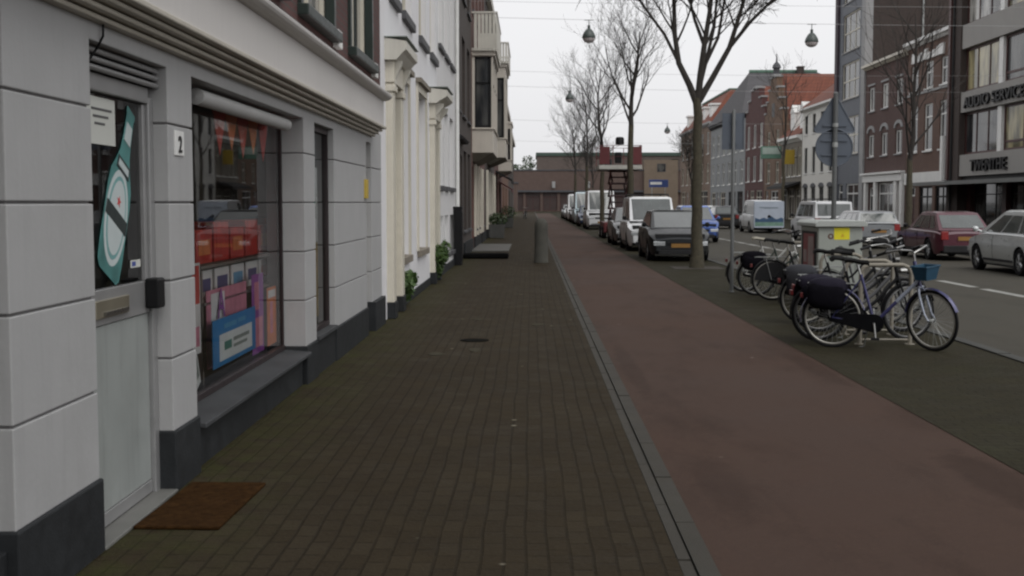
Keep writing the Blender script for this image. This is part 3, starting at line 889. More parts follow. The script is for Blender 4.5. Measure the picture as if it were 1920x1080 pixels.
for a, b, c, d in ups + up2:
    window(W1, a, b, c, d, M_cream, M_glassw, 2, (0.62,), 0.1, M_sill, 0.08, sill_h=0.13)
MB().box(L(17.98 + 0.1), L(23.75), -0.02, 0.01, 0.03, 0.17).box(L(25.32), 9.7, -0.02, 0.01, 0.03, 0.17).parts('plinth', M_plinth, W1)
MB().box(-0.02, 9.7, -0.28, 0.02, 10.7, 11.1).build('cornice', M_hood, W1)
MB().prism([(0.0, 11.1), (9.0, 11.1), (6, 13.5), (3, 13.5)], 0.05, 9.45, 'x').build('roof', paint('roof_tile_red', (0.16, 0.055, 0.04), 0.8, 0.25, 5), W1)

W2 = left_thing('pale_house', 25.8, 'pale grey-white house with a raised ground floor and slate sills', 'house')
L2 = lambda v: v - 25.8
ops = [(L2(26.3), L2(27.5), 2.02, 3.75), (L2(28.0), L2(29.2), 2.02, 3.75), (L2(29.8), L2(31.2), 2.02, 3.75), (L2(26.3), L2(27.5), 0.45, 1.35), (L2(28.0), L2(29.2), 0.45, 1.35), (L2(29.8), L2(31.2), 0.45, 1.35)]
ups = [(L2(26.2), L2(27.6), 5.08, 7.2), (L2(28.0), L2(29.4), 5.08, 7.2), (L2(29.9), L2(31.3), 5.08, 7.2)]
up2 = [(a, b, 8.2, 10.0) for a, b, c, d in ups]
mb = MB(); wall_grid(mb, 6.2, 11.4, 9.0, ops + ups + up2, 0.2)
mb.build('wall', M_pale, W2, fix=False)
for a, b, c, d in ops + ups + up2:
    window(W2, a, b, c, d, M_white, M_glassw, 2, (0.6,), 0.1, M_sill, 0.07, sill_h=0.1)
MB().box(0, 6.2, -0.03, 0.01, 0.03, 0.2).build('plinth', M_plinth, W2)
MB().box(0.0, 6.2, -0.28, 0.02, 11.1, 11.5).build('cornice', M_hood, W2)
MB().tube([(6.12, -0.06, 0.05), (6.12, -0.06, 11.1)], 0.05, 8).build('drain_pipe', M_white, W2, smooth=True)

# black service box against the pale house, and the climbing plants at the foot of the wall
o = MB().box(-0.25, 0.25, -0.10, 0.10, 0, 1.46).box(-0.27, 0.27, -0.12, 0.12, 1.46, 1.52).box(-0.22, -0.01, -0.115, -0.10, 0.1, 1.38).box(0.01, 0.22, -0.115, -0.10, 0.1, 1.38).build('service_cabinet', M_black, bevel=0.01, loc=(-1.885, 31.2, 0.03))
o.rotation_euler = (0, 0, R(90)); tag(o, 'tall narrow black cabinet against the white house wall', 'cabinet')

def leaf_cloud(mb, c, rad, n, size, rng, up=0.3):
    for _ in range(n):
        while True:
            p = Vector((rng.uniform(-1,1), rng.uniform(-1,1), rng.uniform(-1,1)))
            if p.length < 1: break
        p = Vector((p.x*rad[0], p.y*rad[1], p.z*rad[2])) + Vector(c)
        nrm = Vector((rng.gauss(0,1), rng.gauss(0,1), rng.gauss(up,1))).normalized()
        a = nrm.orthogonal().normalized(); b = nrm.cross(a)
        ang = rng.uniform(0, 2*PI)
        a, b = a*math.cos(ang) + b*math.sin(ang), b*math.cos(ang) - a*math.sin(ang)
        s = size * rng.uniform(0.6, 1.3)
        mb.poly([p - a*s, p - b*s*0.45, p + a*s, p + b*s*0.45])
M_leaf = leafy('weed_leaf', (0.035, 0.075, 0.016), (0.07, 0.12, 0.028))
M_leafd = leafy('dark_leaf', (0.02, 0.04, 0.012), (0.04, 0.065, 0.02))
M_stem = paint('stem', (0.05, 0.055, 0.02), 0.8, 0.2)
def weed(name, loc, h, w, n, label, seed):
    rng = random.Random(seed)
    t = thing(name, loc, label, 'plant')
    st = MB(); lf = MB()
    for k in range(9):
        a = rng.uniform(-1.2, 1.2); hh = h*rng.uniform(0.5, 1.0)
        tip = Vector((abs(math.sin(a))*0.2*w + rng.uniform(0, w*0.4), math.sin(a)*w, hh))
        st.tube([(0, rng.uniform(-0.05,0.05), 0), tip*0.5 + Vector((0,0,0.05)), tip], [0.008, 0.006, 0.003], 5)
        leaf_cloud(lf, tip, (0.11, 0.14, 0.11), n//9, 0.055, rng)
        leaf_cloud(lf, tip*0.55, (0.10, 0.12, 0.10), n//14, 0.05, rng)
    st.build('stem', M_stem, t); lf.build('foliage', M_leaf, t, fix=False)
weed('wall_plant', (-1.98, 18.7, 0.03), 0.50, 0.22, 330, 'small bushy green weed at the foot of the white wall', 3)
weed('wall_plant', (-1.96, 24.3, 0.03), 0.72, 0.42, 620, 'larger leafy green plant growing at the second cream door', 5)

# dark brick house with black doors
M_brickb = brick('brown_brick', (0.075, 0.058, 0.05), (0.058, 0.046, 0.042), (0.06, 0.055, 0.05))
M_brickr = brick('red_brick', (0.15, 0.06, 0.048), (0.11, 0.046, 0.04), (0.09, 0.08, 0.07))
M_maroon = paint('maroon_paint', (0.09, 0.018, 0.022), 0.45, 0.15)
DH = left_thing('dark_house', 32.0, 'dark brown brick house with black doors and dark door canopy', 'house')
gr = [(0.35, 1.5, 0.06, 3.2), (2.0, 3.2, 0.06, 3.0), (3.9, 5.5, 0.8, 3.2), (6.2, 7.8, 0.8, 3.2)]
up = [(0.6, 2.0, 4.2, 6.5), (3.2, 4.8, 4.2, 6.5), (6.0, 7.6, 4.2, 6.5), (0.6, 2.0, 7.6, 9.6), (3.2, 4.8, 7.6, 9.6), (6.0, 7.6, 7.6, 9.6)]
mb = MB(); wall_grid(mb, 8.6, 11.2, 9, gr + up, 0.22); mb.build('wall', M_brickb, DH, fix=False)
panel_door(DH, *gr[0], M_black, 0.12, 0.2, M_white); panel_door(DH, *gr[1], M_black, 0.14, 0.2, M_white)
for q in gr[2:] + up: window(DH, *q, frame=M_black, glass=M_glassd, cols=2, rows=(0.7,), recess=0.1, sill=M_sill)
MB().prism([(0.0, 3.35), (-0.16, 3.35), (-0.2, 3.42), (0.0, 3.55)], 0.2, 3.4, 'x').build('door_canopy', M_tread, DH)
MB().box(-0.02, 8.6, -0.2, 0.02, 10.9, 11.3).build('cornice', M_tread, DH)
MB().box(3.7, 8.55, -0.06, 0.01, 0.03, 0.45).build('plinth', M_plinth, DH)

def oriel(t, a, b, z0, z1, out, mat, wz, balcony=None, side=None):
    """box bay hung on the facade: sides, front, sloped underside, glazing set between its posts, optional boarded balcony on top"""
    wz0, wz1 = wz
    mb = MB()
    p = 0.07
    # solid apron and head, posts at the corners
    mb.box(a, b, -out, 0.02, z0, wz0); mb.box(a, b, -out, 0.02, wz1, z1)
    n = 3
    for x in [a, b - p] + [a + (b - a)*k/n - p/2 for k in range(1, n)]:
        mb.box(x, x + p, -out, -out + p, wz0, wz1)
    for x0, x1 in ((a, a + p), (b - p, b)):
        mb.box(x0, x1, -0.09, 0.02, wz0, wz1)
    mb.box(a - 0.05, b + 0.05, -out - 0.05, 0.02, wz0 - 0.06, wz0 + 0.0)
    mb.box(a - 0.06, b + 0.06, -out - 0.06, 0.02, z1 - 0.12, z1 + 0.03)
    bo = mb.build('bay', mat, t, bevel=0.012)
    g = MB()
    g.box(a + p*0.45, b - p*0.45, -out + 0.05, -out + 0.06, wz0, wz1)
    g.box(a + 0.05, a + 0.06, -out + 0.062, 0.0, wz0, wz1); g.box(b - 0.06, b - 0.05, -out + 0.062, 0.0, wz0, wz1)
    g.build('bay_glazing', M_glassd, bo)
    s = MB()
    zm = wz0 + (wz1 - wz0)*0.62
    for z in (wz0 + 0.02, zm, wz1 - 0.07):
        s.box(a + 0.02, a + 0.09, -out + 0.1, -0.09, z, z + 0.06)
        s.box(a + 0.1, b - 0.1, -out + 0.02, -out + 0.09, z, z + 0.06)
    s.box(a + 0.02, a + 0.09, -out + 0.1, -out + 0.17, wz0, wz1); s.box(a + 0.02, a + 0.09, -0.15, -0.09, wz0, wz1)
    s.build('bay_sash', M_black, bo)
    u = MB().raw([(a, -out, z0), (b, -out, z0), (b, 0, z0), (a, 0, z0), (a + 0.25, -0.12, z0 - 0.3), (b - 0.25, -0.12, z0 - 0.3), (b - 0.25, 0, z0 - 0.3), (a + 0.25, 0, z0 - 0.3)],
                 [(0,1,5,4), (1,2,6,5), (3,0,4,7), (4,5,6,7), (2,3,7,6)])
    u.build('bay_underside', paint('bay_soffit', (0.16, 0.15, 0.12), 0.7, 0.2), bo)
    if balcony:
        bal = MB()
        z = z1 + 0.03
        o2 = out + 0.1
        w = 0.095
        x = a - 0.12
        while x < b + 0.1:
            bal.box(x, x + w, -o2 - 0.03, -o2, z, z + balcony); x += 0.125
        y = -o2 + 0.02
        while y < -0.12:
            for xx in (a - 0.15, b + 0.12): bal.box(xx, xx + 0.03, y, y + w, z, z + balcony)
            y += 0.125
        bal.box(a - 0.15, b + 0.15, -o2 - 0.05, -o2 + 0.02, z + balcony, z + balcony + 0.06)
        for xx in (a - 0.17, b + 0.10): bal.box(xx, xx + 0.07, -o2 + 0.03, 0, z + balcony, z + balcony + 0.06)
        bal.box(a - 0.1, b + 0.1, -o2 + 0.01, 0, z, z + 0.1)
        bal.build('balcony', M_hood, t)

M_oriel = paint('oriel_paint', (0.52, 0.48, 0.42), 0.55, 0.06, 2, streak=0.15)
def left_house(name, label, y0, y1, H, mat, ground, upper, bay=None, plinth=M_plinth, cornice=M_hood, doorm=None, frame=None, group=None):
    t = left_thing(name, y0, label, 'house', group)
    W = y1 - y0
    g, u = [], []
    for (a, b, c, d, k) in ground: g.append((a, b, c, d))
    for zz in upper:
        n, w, c, d = zz
        for k in range(n):
            cx = W*(k + 0.5)/n
            if bay and bay[0] - 0.3 < cx < bay[1] + 0.3 and c < bay[3]: continue
            u.append((cx - w/2, cx + w/2, c, d))
    mb = MB(); wall_grid(mb, W, H, 9, g + u, 0.22); mb.build('wall', mat, t, fix=False)
    for q, (_, _, _, _, k) in zip(g, ground):
        if k == 'd': panel_door(t, *q, doorm or M_maroon, 0.12, 0.22, M_cream)
        else: window(t, *q, frame=frame or M_white, glass=M_glassd, cols=2, rows=(0.7,), recess=0.1, sill=M_sill)
    for q in u: window(t, *q, frame=frame or M_white, glass=M_glassd, cols=2, rows=(0.65,), recess=0.1, sill=M_sill)
    MB().box(0, W, -0.22, 0.02, H - 0.35, H + 0.05).build('cornice', cornice, t)
    gx = sorted((q[0], q[1]) for q, gg in zip(g, ground) if gg[4] == 'd')
    pb = MB(); x = 0.02
    for a, b in gx + [(W - 0.02, W)]:
        if a - x > 0.1: pb.box(x, a - 0.02, -0.05, 0.01, 0.03, 0.42)
        x = b + 0.02
    pb.parts('plinth', plinth, t)
    if bay: oriel(t, *bay)
    return t
T1 = left_house('bay_house', 'red-brown brick house with a cream bay window under a boarded balcony', 40.6, 52.0, 11.5, M_brickr,
    [(0.5, 1.7, 0.06, 2.9, 'd'), (2.4, 3.8, 0.7, 2.9, 'w'), (4.6, 6.0, 0.7, 2.9, 'w'), (7.0, 8.1, 0.06, 2.9, 'd'), (8.8, 10.4, 0.7, 2.9, 'w')],
    [(4, 1.3, 4.2, 6.3), (4, 1.3, 8.2, 10.4)], (0.6, 5.6, 3.35, 6.75, 0.72, M_oriel, (4.2, 6.6), 1.25), frame=M_cream)
p = MB()
for x in (1.9, 4.1, 6.4, 8.45): p.box(x, x + 0.28, -0.08, 0.01, 0.45, 3.0)
p.parts('pilaster', M_cream, T1, bevel=0.01)
T2 = left_house('bay_house', 'cream-trimmed brick house with the second bay window along the pavement', 52.0, 66.0, 11.0, M_brickb,
    [(0.6, 1.8, 0.06, 2.9, 'd'), (2.6, 4.4, 0.6, 2.9, 'w'), (5.4, 7.2, 0.6, 2.9, 'w'), (8.2, 9.3, 0.06, 2.9, 'd'), (10.2, 12.6, 0.6, 2.9, 'w')],
    [(5, 1.3, 4.2, 6.3), (5, 1.3, 7.6, 9.6)], (3.0, 8.2, 3.7, 7.9, 0.85, M_oriel, (4.6, 7.3), 0.9), frame=M_cream)
p = MB()
for x in (2.0, 4.75, 7.6, 9.6, 13.2): p.box(x, x + 0.3, -0.10, 0.01, 0.45, 3.1)
p.parts('pilaster', M_cream, T2, bevel=0.01)
T3 = left_house('bay_house', 'tall narrow brick house with a third bay and dark shop awning', 66.0, 84.0, 10.4, M_brickr,
    [(0.6, 1.8, 0.06, 2.9, 'd'), (3.0, 6.4, 0.5, 2.8, 'w'), (7.4, 8.6, 0.06, 2.9, 'd'), (10, 14.4, 0.5, 2.8, 'w')],
    [(6, 1.3, 4.2, 6.2), (6, 1.3, 7.4, 9.4)], (8.5, 13.0, 3.6, 6.6, 0.8, M_oriel, (4.3, 6.2), None), frame=M_cream)
MB().prism([(0, 3.5), (-0.95, 2.95), (-0.95, 2.75), (-0.9, 2.75), (-0.9, 2.9), (0, 3.4)], 2.6, 7.0, 'x').build('awning', M_tread, T3)
MB().prism([(0, 3.0), (-0.85, 2.5), (-0.85, 2.3), (-0.8, 2.3), (-0.8, 2.45), (0, 2.9)], 9.5, 15, 'x').build('awning', M_maroon, T3)
T4 = left_house('plain_house', 'orange-brown brick house near the far end of the left row', 84.0, 108.0, 9.2, brick('orange_brick', (0.22, 0.10, 0.06), (0.17, 0.08, 0.055), (0.12, 0.1, 0.08)),
    [(1, 2.2, 0.06, 2.8, 'd'), (4, 7, 0.6, 2.8, 'w'), (10, 11.2, 0.06, 2.8, 'd'), (13, 16, 0.6, 2.8, 'w')], [(7, 1.4, 4.0, 6.0), (7, 1.4, 6.8, 8.4)], frame=M_cream)
T5 = left_house('plain_house', 'last brown brick house of the left row', 108.0, 140.0, 8.4, M_brickb,
    [(1, 2.2, 0.06, 2.8, 'd'), (4, 7, 0.6, 2.8, 'w'), (10, 11.2, 0.06, 2.8, 'd'), (18, 22, 0.6, 2.8, 'w')], [(9, 1.4, 4.0, 6.0)], frame=M_cream)

# stone steps and slab, planters
M_slab = paint('pale_slab', (0.09, 0.088, 0.08), 0.85, 0.18, 2, bump=0.3)
o = MB().box(0, 1.32, 0, 0.62, 0, 0.155).build('stone_step', paint('black_stone', (0.006, 0.006, 0.006), 0.95, 0.3, 5, spec=0.05), loc=(-1.96, 34.6, 0.03), bevel=0.05)
tag(o, 'low black stone step lying across the pavement beside the dark house', 'step')
o = MB().box(0, 1.25, 0, 6.5, 0, 0.04).build('stone_slab', M_slab, loc=(-1.98, 39.6, 0.03), bevel=0.008)
tag(o, 'flat pale stone slab along the brick house wall beyond the black step', 'slab')
def planter(loc, w, h, label, bushw, bushh, seed):
    t = thing('planter', loc, label, 'planter')
    MB().prism([(-w/2*0.85, 0), (w/2*0.85, 0), (w/2, h), (-w/2, h)], -w*0.4, w*0.4, 'y').build('tub', paint('planter_concrete', (0.06, 0.06, 0.056), 0.8, 0.2), t, bevel=0.02)
    MB().box(-w/2 + 0.05, w/2 - 0.05, -w*0.36, w*0.36, h - 0.06, h + 0.003).build('soil', M_soil, t)
    b = MB(); leaf_cloud(b, (0, 0, h + bushh*0.45), (bushw/2, bushw/2, bushh*0.6), 420, 0.07, random.Random(seed))
    b.build('bush', M_leafd, t, fix=False)
planter((-1.55, 55.0, 0.03), 0.75, 0.62, 'grey tub with a clipped green bush on the left pavement', 0.95, 0.5, 1)
planter((-1.5, 78.0, 0.03), 0.8, 0.6, 'farther dark tub with a bush on the left pavement', 1.2, 0.8, 2)
# ---------------------------------------------------------------- right row, facade plane X = 25.35 (local x runs toward the viewer)
RX = 25.35
K = 1.3                    # storeys of 3.3 to 3.6 m: the facade measures below are in units of 1.3 m, footings 0.5 m under the paving
def right_thing(name, yfar, label, cat='house', group=None, x=RX):
    t = thing(name, (x, yfar*K, -0.495), label, cat, R(-90), group)
    t.scale = (K, K, K)
    return t

M_conc = paint('concrete_band', (0.29, 0.28, 0.265), 0.75, 0.08, 1.2, streak=0.3)
M_brickx = brick('brown_red_brick', (0.155, 0.082, 0.058), (0.125, 0.066, 0.05), (0.10, 0.085, 0.075))
M_brickm = brick('maroon_brick', (0.108, 0.052, 0.043), (0.088, 0.043, 0.038), (0.08, 0.07, 0.065))
M_brickbl = brick('soot_brick', (0.062, 0.042, 0.036), (0.048, 0.034, 0.03), (0.05, 0.045, 0.04), streak=0.4)
M_bluegrey = paint('blue_grey_paint', (0.105, 0.115, 0.135), 0.6, 0.1, 2, streak=0.3)
M_ltgrey = paint('light_grey_stone', (0.30, 0.30, 0.30), 0.7, 0.12, 2, streak=0.2)
M_dkgrey = paint('dark_grey_render', (0.07, 0.072, 0.08), 0.7, 0.15, 2, streak=0.3)
M_redroof = brick('red_roof_tile', (0.20, 0.062, 0.035), (0.15, 0.048, 0.03), (0.09, 0.03, 0.02), 0.26, 0.30, 0.02, streak=0.15, bump=0.8)
M_slate = brick('slate_tile', (0.075, 0.072, 0.078), (0.06, 0.056, 0.06), (0.03, 0.03, 0.03), 0.3, 0.28, 0.015, streak=0.2, bump=0.6)
M_darkwood = paint('red_brown_frame', (0.060, 0.020, 0.018), 0.5, 0.15)
M_awn = paint('awning_metal', (0.15, 0.155, 0.15), 0.6, 0.12, 1.5, streak=0.2)

# office block with window bands
OF = right_thing('office_building', 56.2, 'modern office block with grey concrete bands and dark raised lettering', 'building')
OL, OH = 21.0, 15.2
bands = [(2.83, 3.78), (5.67, 6.58), (8.5, 9.55), (11.4, 12.4), (14.2, 15.2)]
wins = [(3.78, 5.67), (6.58, 8.5), (9.55, 11.4), (12.4, 14.2)]
mb = MB(); mb.box(0, OL, 0.30, 9, 2.8, OH); mb.box(1.5, OL, 2.0, 2.2, 0, 2.8)
mb.build('core', M_brickbl, OF)
MB().box(OL - 0.3, OL - 0.003, 0.61, 9.0, 0, 2.797).build('end_wall', M_brickbl, OF)
MB().box(1.5, OL - 0.31, 8.7, 8.99, 0, 2.797).build('back_wall', M_brickbl, OF)
pier = MB().box(0, 1.45, -0.22, 9.0, 0, OH + 0.2); pier.build('corner_pier', M_brickbl, OF)
MB().box(0.04, 0.30, -0.30, -0.222, 2.7, OH).build('corner_strip', M_darkwood, OF)
bb = MB()
for a, b in bands: bb.box(1.452, OL, -0.16, 0.29, a, b)
bb.parts('concrete_band', M_conc, OF, bevel=0.012)
pp = MB()
for zi, (a, b) in enumerate(wins):
    for k in range(5):
        x = 5.72 + 4.35*k - 0.2
        if x < OL: pp.box(x, x + 0.42, -0.06, 0.288, a + 0.003, b - 0.003)
pp.parts('window_pier', M_white, OF)
for (a, b) in wins:
    x = 1.47; k = 0
    while x < OL - 1.5:
        x1 = 5.515 + 4.35*k if k else 5.515
        x1 = min(x1, OL - 0.05)
        gl = [M_glassy, M_glassw, M_glassy, M_glassd][(k + int(a)) % 4] if a > 5 else [M_glassd, M_glassy, M_glassw][k % 3]
        window(OF, x + 0.005, x1 - 0.005, a + 0.005, b - 0.005, M_darkwood, gl, 3 if k == 0 else 2, (0.2,) if k % 2 else (), 0.06, None, 0.10)
        x = x1 + 0.43; k += 1
gs = MB()
for x in (1.5, 5.6, 9.9, 14.2, 18.6): gs.box(x, x + 0.4, 0.2, 0.6, 0, 2.8)
gs.parts('ground_floor_pillar', M_darkwood, OF)
for x in (1.95, 6.05, 10.35, 14.65):
    window(OF, x, x + 3.6, 0.06, 2.5, M_black, M_glassd, 3, (0.8,), 0.4, None, 0.05, name='shop_front')
MB().box(1.5, OL, -0.02, 0.6, 2.5, 2.8).build('shop_fascia', M_tread, OF)
MB().prism([(0.0, 2.66), (-1.6, 2.58), (-1.6, 2.42), (-1.52, 2.42), (-1.52, 2.52), (0.0, 2.58)], -0.9, OL, 'x').build('awning', M_awn, OF)
text('lettering', 'AUDIO SERVICE', 0.66, 0.10, M_black, OF, (5.35, -0.22, 5.84), width=6.6)
text('lettering', 'TWENTHE', 0.70, 0.10, M_black, OF, (5.02, -0.22, 3.03), width=4.0)
MB().tube([(0.7, -0.28, 0), (0.7, -0.28, OH)], 0.05, 8).build('drain_pipe', M_tread, OF)

def right_house(name, label, yfar, ynear, H, mat, rows, ground, cornice=None, plinth=True, D=9, group=None, ch=0.35, cout=0.3):
    """rows: (n, width, z0, z1, frame, glass, cols, transoms, sill); ground: (a,b,z0,z1,kind)"""
    t = right_thing(name, yfar, label, 'house', group)
    W = yfar - ynear
    ops, specs = [], []
    for (n, w, c, d, fr, gl, cols, tr, sl) in rows:
        for k in range(n):
            cx = W*(k + 0.5)/n
            ops.append((cx - w/2, cx + w/2, c, d)); specs.append((fr, gl, cols, tr, sl))
    gops = [g[:4] for g in ground]
    mb = MB(); wall_grid(mb, W, H, D, ops + gops, 0.18); mb.build('wall', mat, t, fix=False)
    for o, (fr, gl, cols, tr, sl) in zip(ops, specs):
        window(t, *o, frame=fr, glass=gl, cols=cols, rows=tr, recess=0.07, sill=sl, fw=0.085)
    for g in ground:
        if g[4] == 'd': panel_door(t, *g[:4], g[5] if len(g) > 5 else M_maroon, 0.12, 0.2, M_white)
        else: window(t, *g[:4], frame=g[5] if len(g) > 5 else M_white, glass=M_glassd, cols=2, rows=(0.75,), recess=0.07, fw=0.09)
    if cornice: MB().prism([(0.01, H - ch), (-0.08, H - ch), (-cout*0.6, H - ch*0.55), (-cout, H - ch*0.45), (-cout, H + 0.03), (0.01, H + 0.06)], -0.02, W + 0.02, 'x').build('cornice', cornice, t)
    return t, W

# brick shop house next to the office
HA, W = right_house('brick_house', 'brown brick shop house with white lettering under its cornice', 63.0, 56.25, 9.75, M_brickx,
    [(3, 1.15, 7.25, 8.55, M_white, M_glassd, 1, (0.6,), M_white), (3, 1.25, 4.2, 6.5, M_white, M_glassd, 1, (0.72,), M_white)],
    [(0.5, 1.6, 0.06, 2.45, 'd', M_darkwood), (2.2, 4.2, 0.4, 2.45, 'w', M_tread), (4.6, 6.4, 0.4, 2.45, 'w', M_tread)], M_white, ch=0.28)
MB().box(0.05, W - 0.6, -0.10, 0.01, 2.55, 3.15).build('shop_fascia', M_white, HA, bevel=0.01)
MB().box(0.1, W - 0.1, -0.05, 0.01, 7.05, 7.16).build('string_course', M_ltgrey, HA)
bl = MB()
xx = 0.8
for k, (w, h) in enumerate(((0.62, 0.5), (0.3, 0.3), (0.78, 0.42), (0.5, 0.52), (0.34, 0.3), (0.72, 0.34), (0.24, 0.46), (0.8, 0.5))):
    bl.prism([(xx, 8.68), (xx + w*0.9, 8.66), (xx + w, 8.68 + h), (xx + 0.12, 8.70 + h*0.9)], -0.10, 0.005, 'y'); xx += w + 0.07
bl.parts('painted_panel', M_white, HA, bevel=0.01)
MB().box(6.22, 6.52, -0.36, -0.03, 2.68, 4.75).build('upright_sign', M_white, HA, bevel=0.01)

HB, W = right_house('brick_house', 'maroon brick house with three windows per floor and white shop surround', 70.8, 63.05, 9.5, M_brickm,
    [(3, 1.15, 6.85, 8.2, M_white, M_glassw, 2, (), M_ltgrey), (3, 1.15, 4.25, 5.5, M_white, M_glassd, 2, (), M_ltgrey)],
    [(1.0, 2.1, 0.06, 2.5, 'd', M_tread), (2.9, 6.2, 0.35, 2.75, 'w', M_white)], M_cream, ch=0.25)
sb = MB()
for x in (0.5, 2.45, 6.25, 7.25): sb.box(x, x + 0.42, -0.16, 0.01, 0.05, 2.8)
sb.box(0.3, 7.7, -0.2, 0.01, 2.803, 3.2); sb.box(0.2, 7.72, -0.32, 0.01, 3.203, 3.32)
sb.parts('shop_surround', M_white, HB, bevel=0.012)
hb = MB()
for k in range(3):
    cx = W*(k + 0.5)/3
    pts = [(cx + 0.75*math.cos(a), 5.62 + 0.42*math.sin(a)) for a in [PI*i/8 for i in range(9)]] + [(cx + 0.5*math.cos(a), 5.64 + 0.22*math.sin(a)) for a in [PI*i/8 for i in range(8, -1, -1)]]
    hb.prism(pts, -0.06, 0.01, 'y')
    hb.box(cx - 0.7, cx + 0.7, -0.05, 0.01, 8.3, 8.4)
hb.parts('window_arch', M_ltgrey, HB)
# tall soot-brown house whose blank flank rises over its neighbours
HT, W = right_house('tall_house', 'tall dark house with a blank soot brown brick flank wall', 77.6, 70.85, 17.0, M_bluegrey,
    [(1, 3.9, 10.9, 13.2, M_cream, M_glassd, 3, (0.5,), M_ltgrey), (1, 3.9, 8.0, 10.2, M_cream, M_glassd, 3, (0.5,), M_ltgrey), (1, 3.9, 4.6, 6.9, M_cream, M_glassd, 3, (0.5,), M_ltgrey), (1, 3.9, 13.9, 16.0, M_cream, M_glassd, 3, (), M_ltgrey)],
    [(0.8, 2.0, 0.06, 2.8, 'd', M_tread), (2.8, 5.6, 0.4, 2.8, 'w', M_white)], M_dkgrey, D=14)
MB().box(W + 0.003, W + 0.06, 0.35, 13.95, 0.0, 17.3).build('flank_wall', M_brickbl, HT)
MB().box(W - 0.75, W + 0.055, -0.10, 0.345, 0.0, 17.2).build('corner_strip', M_ltgrey, HT)
MB().box(-0.05, 0.6, -0.14, 0.3, 0.0, 17.2).build('corner_pier', paint('plum_pier', (0.050, 0.034, 0.045), 0.7, 0.15), HT)
MB().tube([(W + 0.12, 3.2, 9.0), (W + 0.12, 3.2, 17.0)], 0.06, 8).build('flue_pipe', M_steel, HT)
MB().box(-0.1, W + 0.1, 0.4, 14.0, 17.303, 17.6).build('roof', M_slate, HT)
text_cnt = 0

def pitched(t, W, H, D, rise, mat, over=0.25, hip=0.0):
    mb = MB()
    a = [(-0.02, -over, H), (W + 0.02, -over, H), (W + 0.02, D + over, H), (-0.02, D + over, H)]
    r0, r1 = (hip, D/2, H + rise), (W - hip, D/2, H + rise)
    mb.poly([a[0], a[1], r1, r0]); mb.poly([a[2], a[3], r0, r1]); mb.poly([a[1], a[2], r1]); mb.poly([a[3], a[0], r0]); mb.poly(a[::-1])
    return mb.build('roof', mat, t)

def chimney(roof, x, y, z, h=1.2):
    MB().box(x - 0.4, x + 0.4, y - 0.3, y + 0.3, z, z + h).box(x - 0.46, x + 0.46, y - 0.36, y + 0.36, z + h, z + h + 0.1).build('chimney', M_brickbl, roof)

M_whouse = paint('white_house_paint', (0.62, 0.61, 0.57), 0.65, 0.05, 1.5, streak=0.2)
HW, W = right_house('white_house', 'white painted house across the street with a red tile roof', 87.0, 77.65, 8.25, M_whouse,
    [(4, 0.95, 6.45, 7.75, M_tread, M_glassd, 1, (0.5,), M_white), (4, 0.95, 3.7, 5.5, M_tread, M_glassd, 1, (0.6,), M_white), (4, 1.25, 1.0, 2.7, M_tread, M_glassd, 2, (0.7,), M_white)],
    [], M_white, ch=0.22, cout=0.35)
pitched(HW, W, 8.3, 9.0, 3.6, M_redroof)
hd = MB()
for k in range(4):
    cx = W*(k + 0.5)/4
    hd.prism([(cx + 0.75*math.cos(a), 2.72 + 0.28*math.sin(a)) for a in [PI*i/8 for i in range(9)]], -0.05, 0.01, 'y')
hd.parts('window_arch', M_dkgrey, HW)
HL, W = right_house('low_house', 'low olive brown house with tall white windows between white and gabled houses', 94.0, 87.05, 6.5, paint('olive_render', (0.16, 0.14, 0.11), 0.7, 0.12, 2, streak=0.25),
    [(4, 1.05, 3.6, 5.7, M_cream, M_glassd, 2, (0.7,), M_white)], [(0.6, 1.8, 0.06, 2.7, 'd', M_tread), (2.4, 4.4, 0.4, 2.7, 'w', M_cream), (5.0, 6.6, 0.4, 2.7, 'w', M_cream)], M_white, ch=0.4, cout=0.4)
rf = pitched(HL, W, 6.55, 9.0, 4.6, M_redroof)
for x in (1.6, 4.8):
    MB().box(x, x + 1.3, 0.3, 2.6, 6.6, 8.4).prism([(x - 0.1, 8.4), (x + 1.4, 8.4), (x + 0.65, 9.0)], 0.25, 3.0, 'y').build('dormer', M_white, rf)
MB().prism([(0, 3.2), (-1.2, 2.85), (-1.2, 2.65), (0, 3.05)], 0.3, 6.6, 'x').build('awning', M_tread, HL)
M_ochre = brick('ochre_brick', (0.19, 0.11, 0.07), (0.15, 0.088, 0.058), (0.15, 0.12, 0.09))
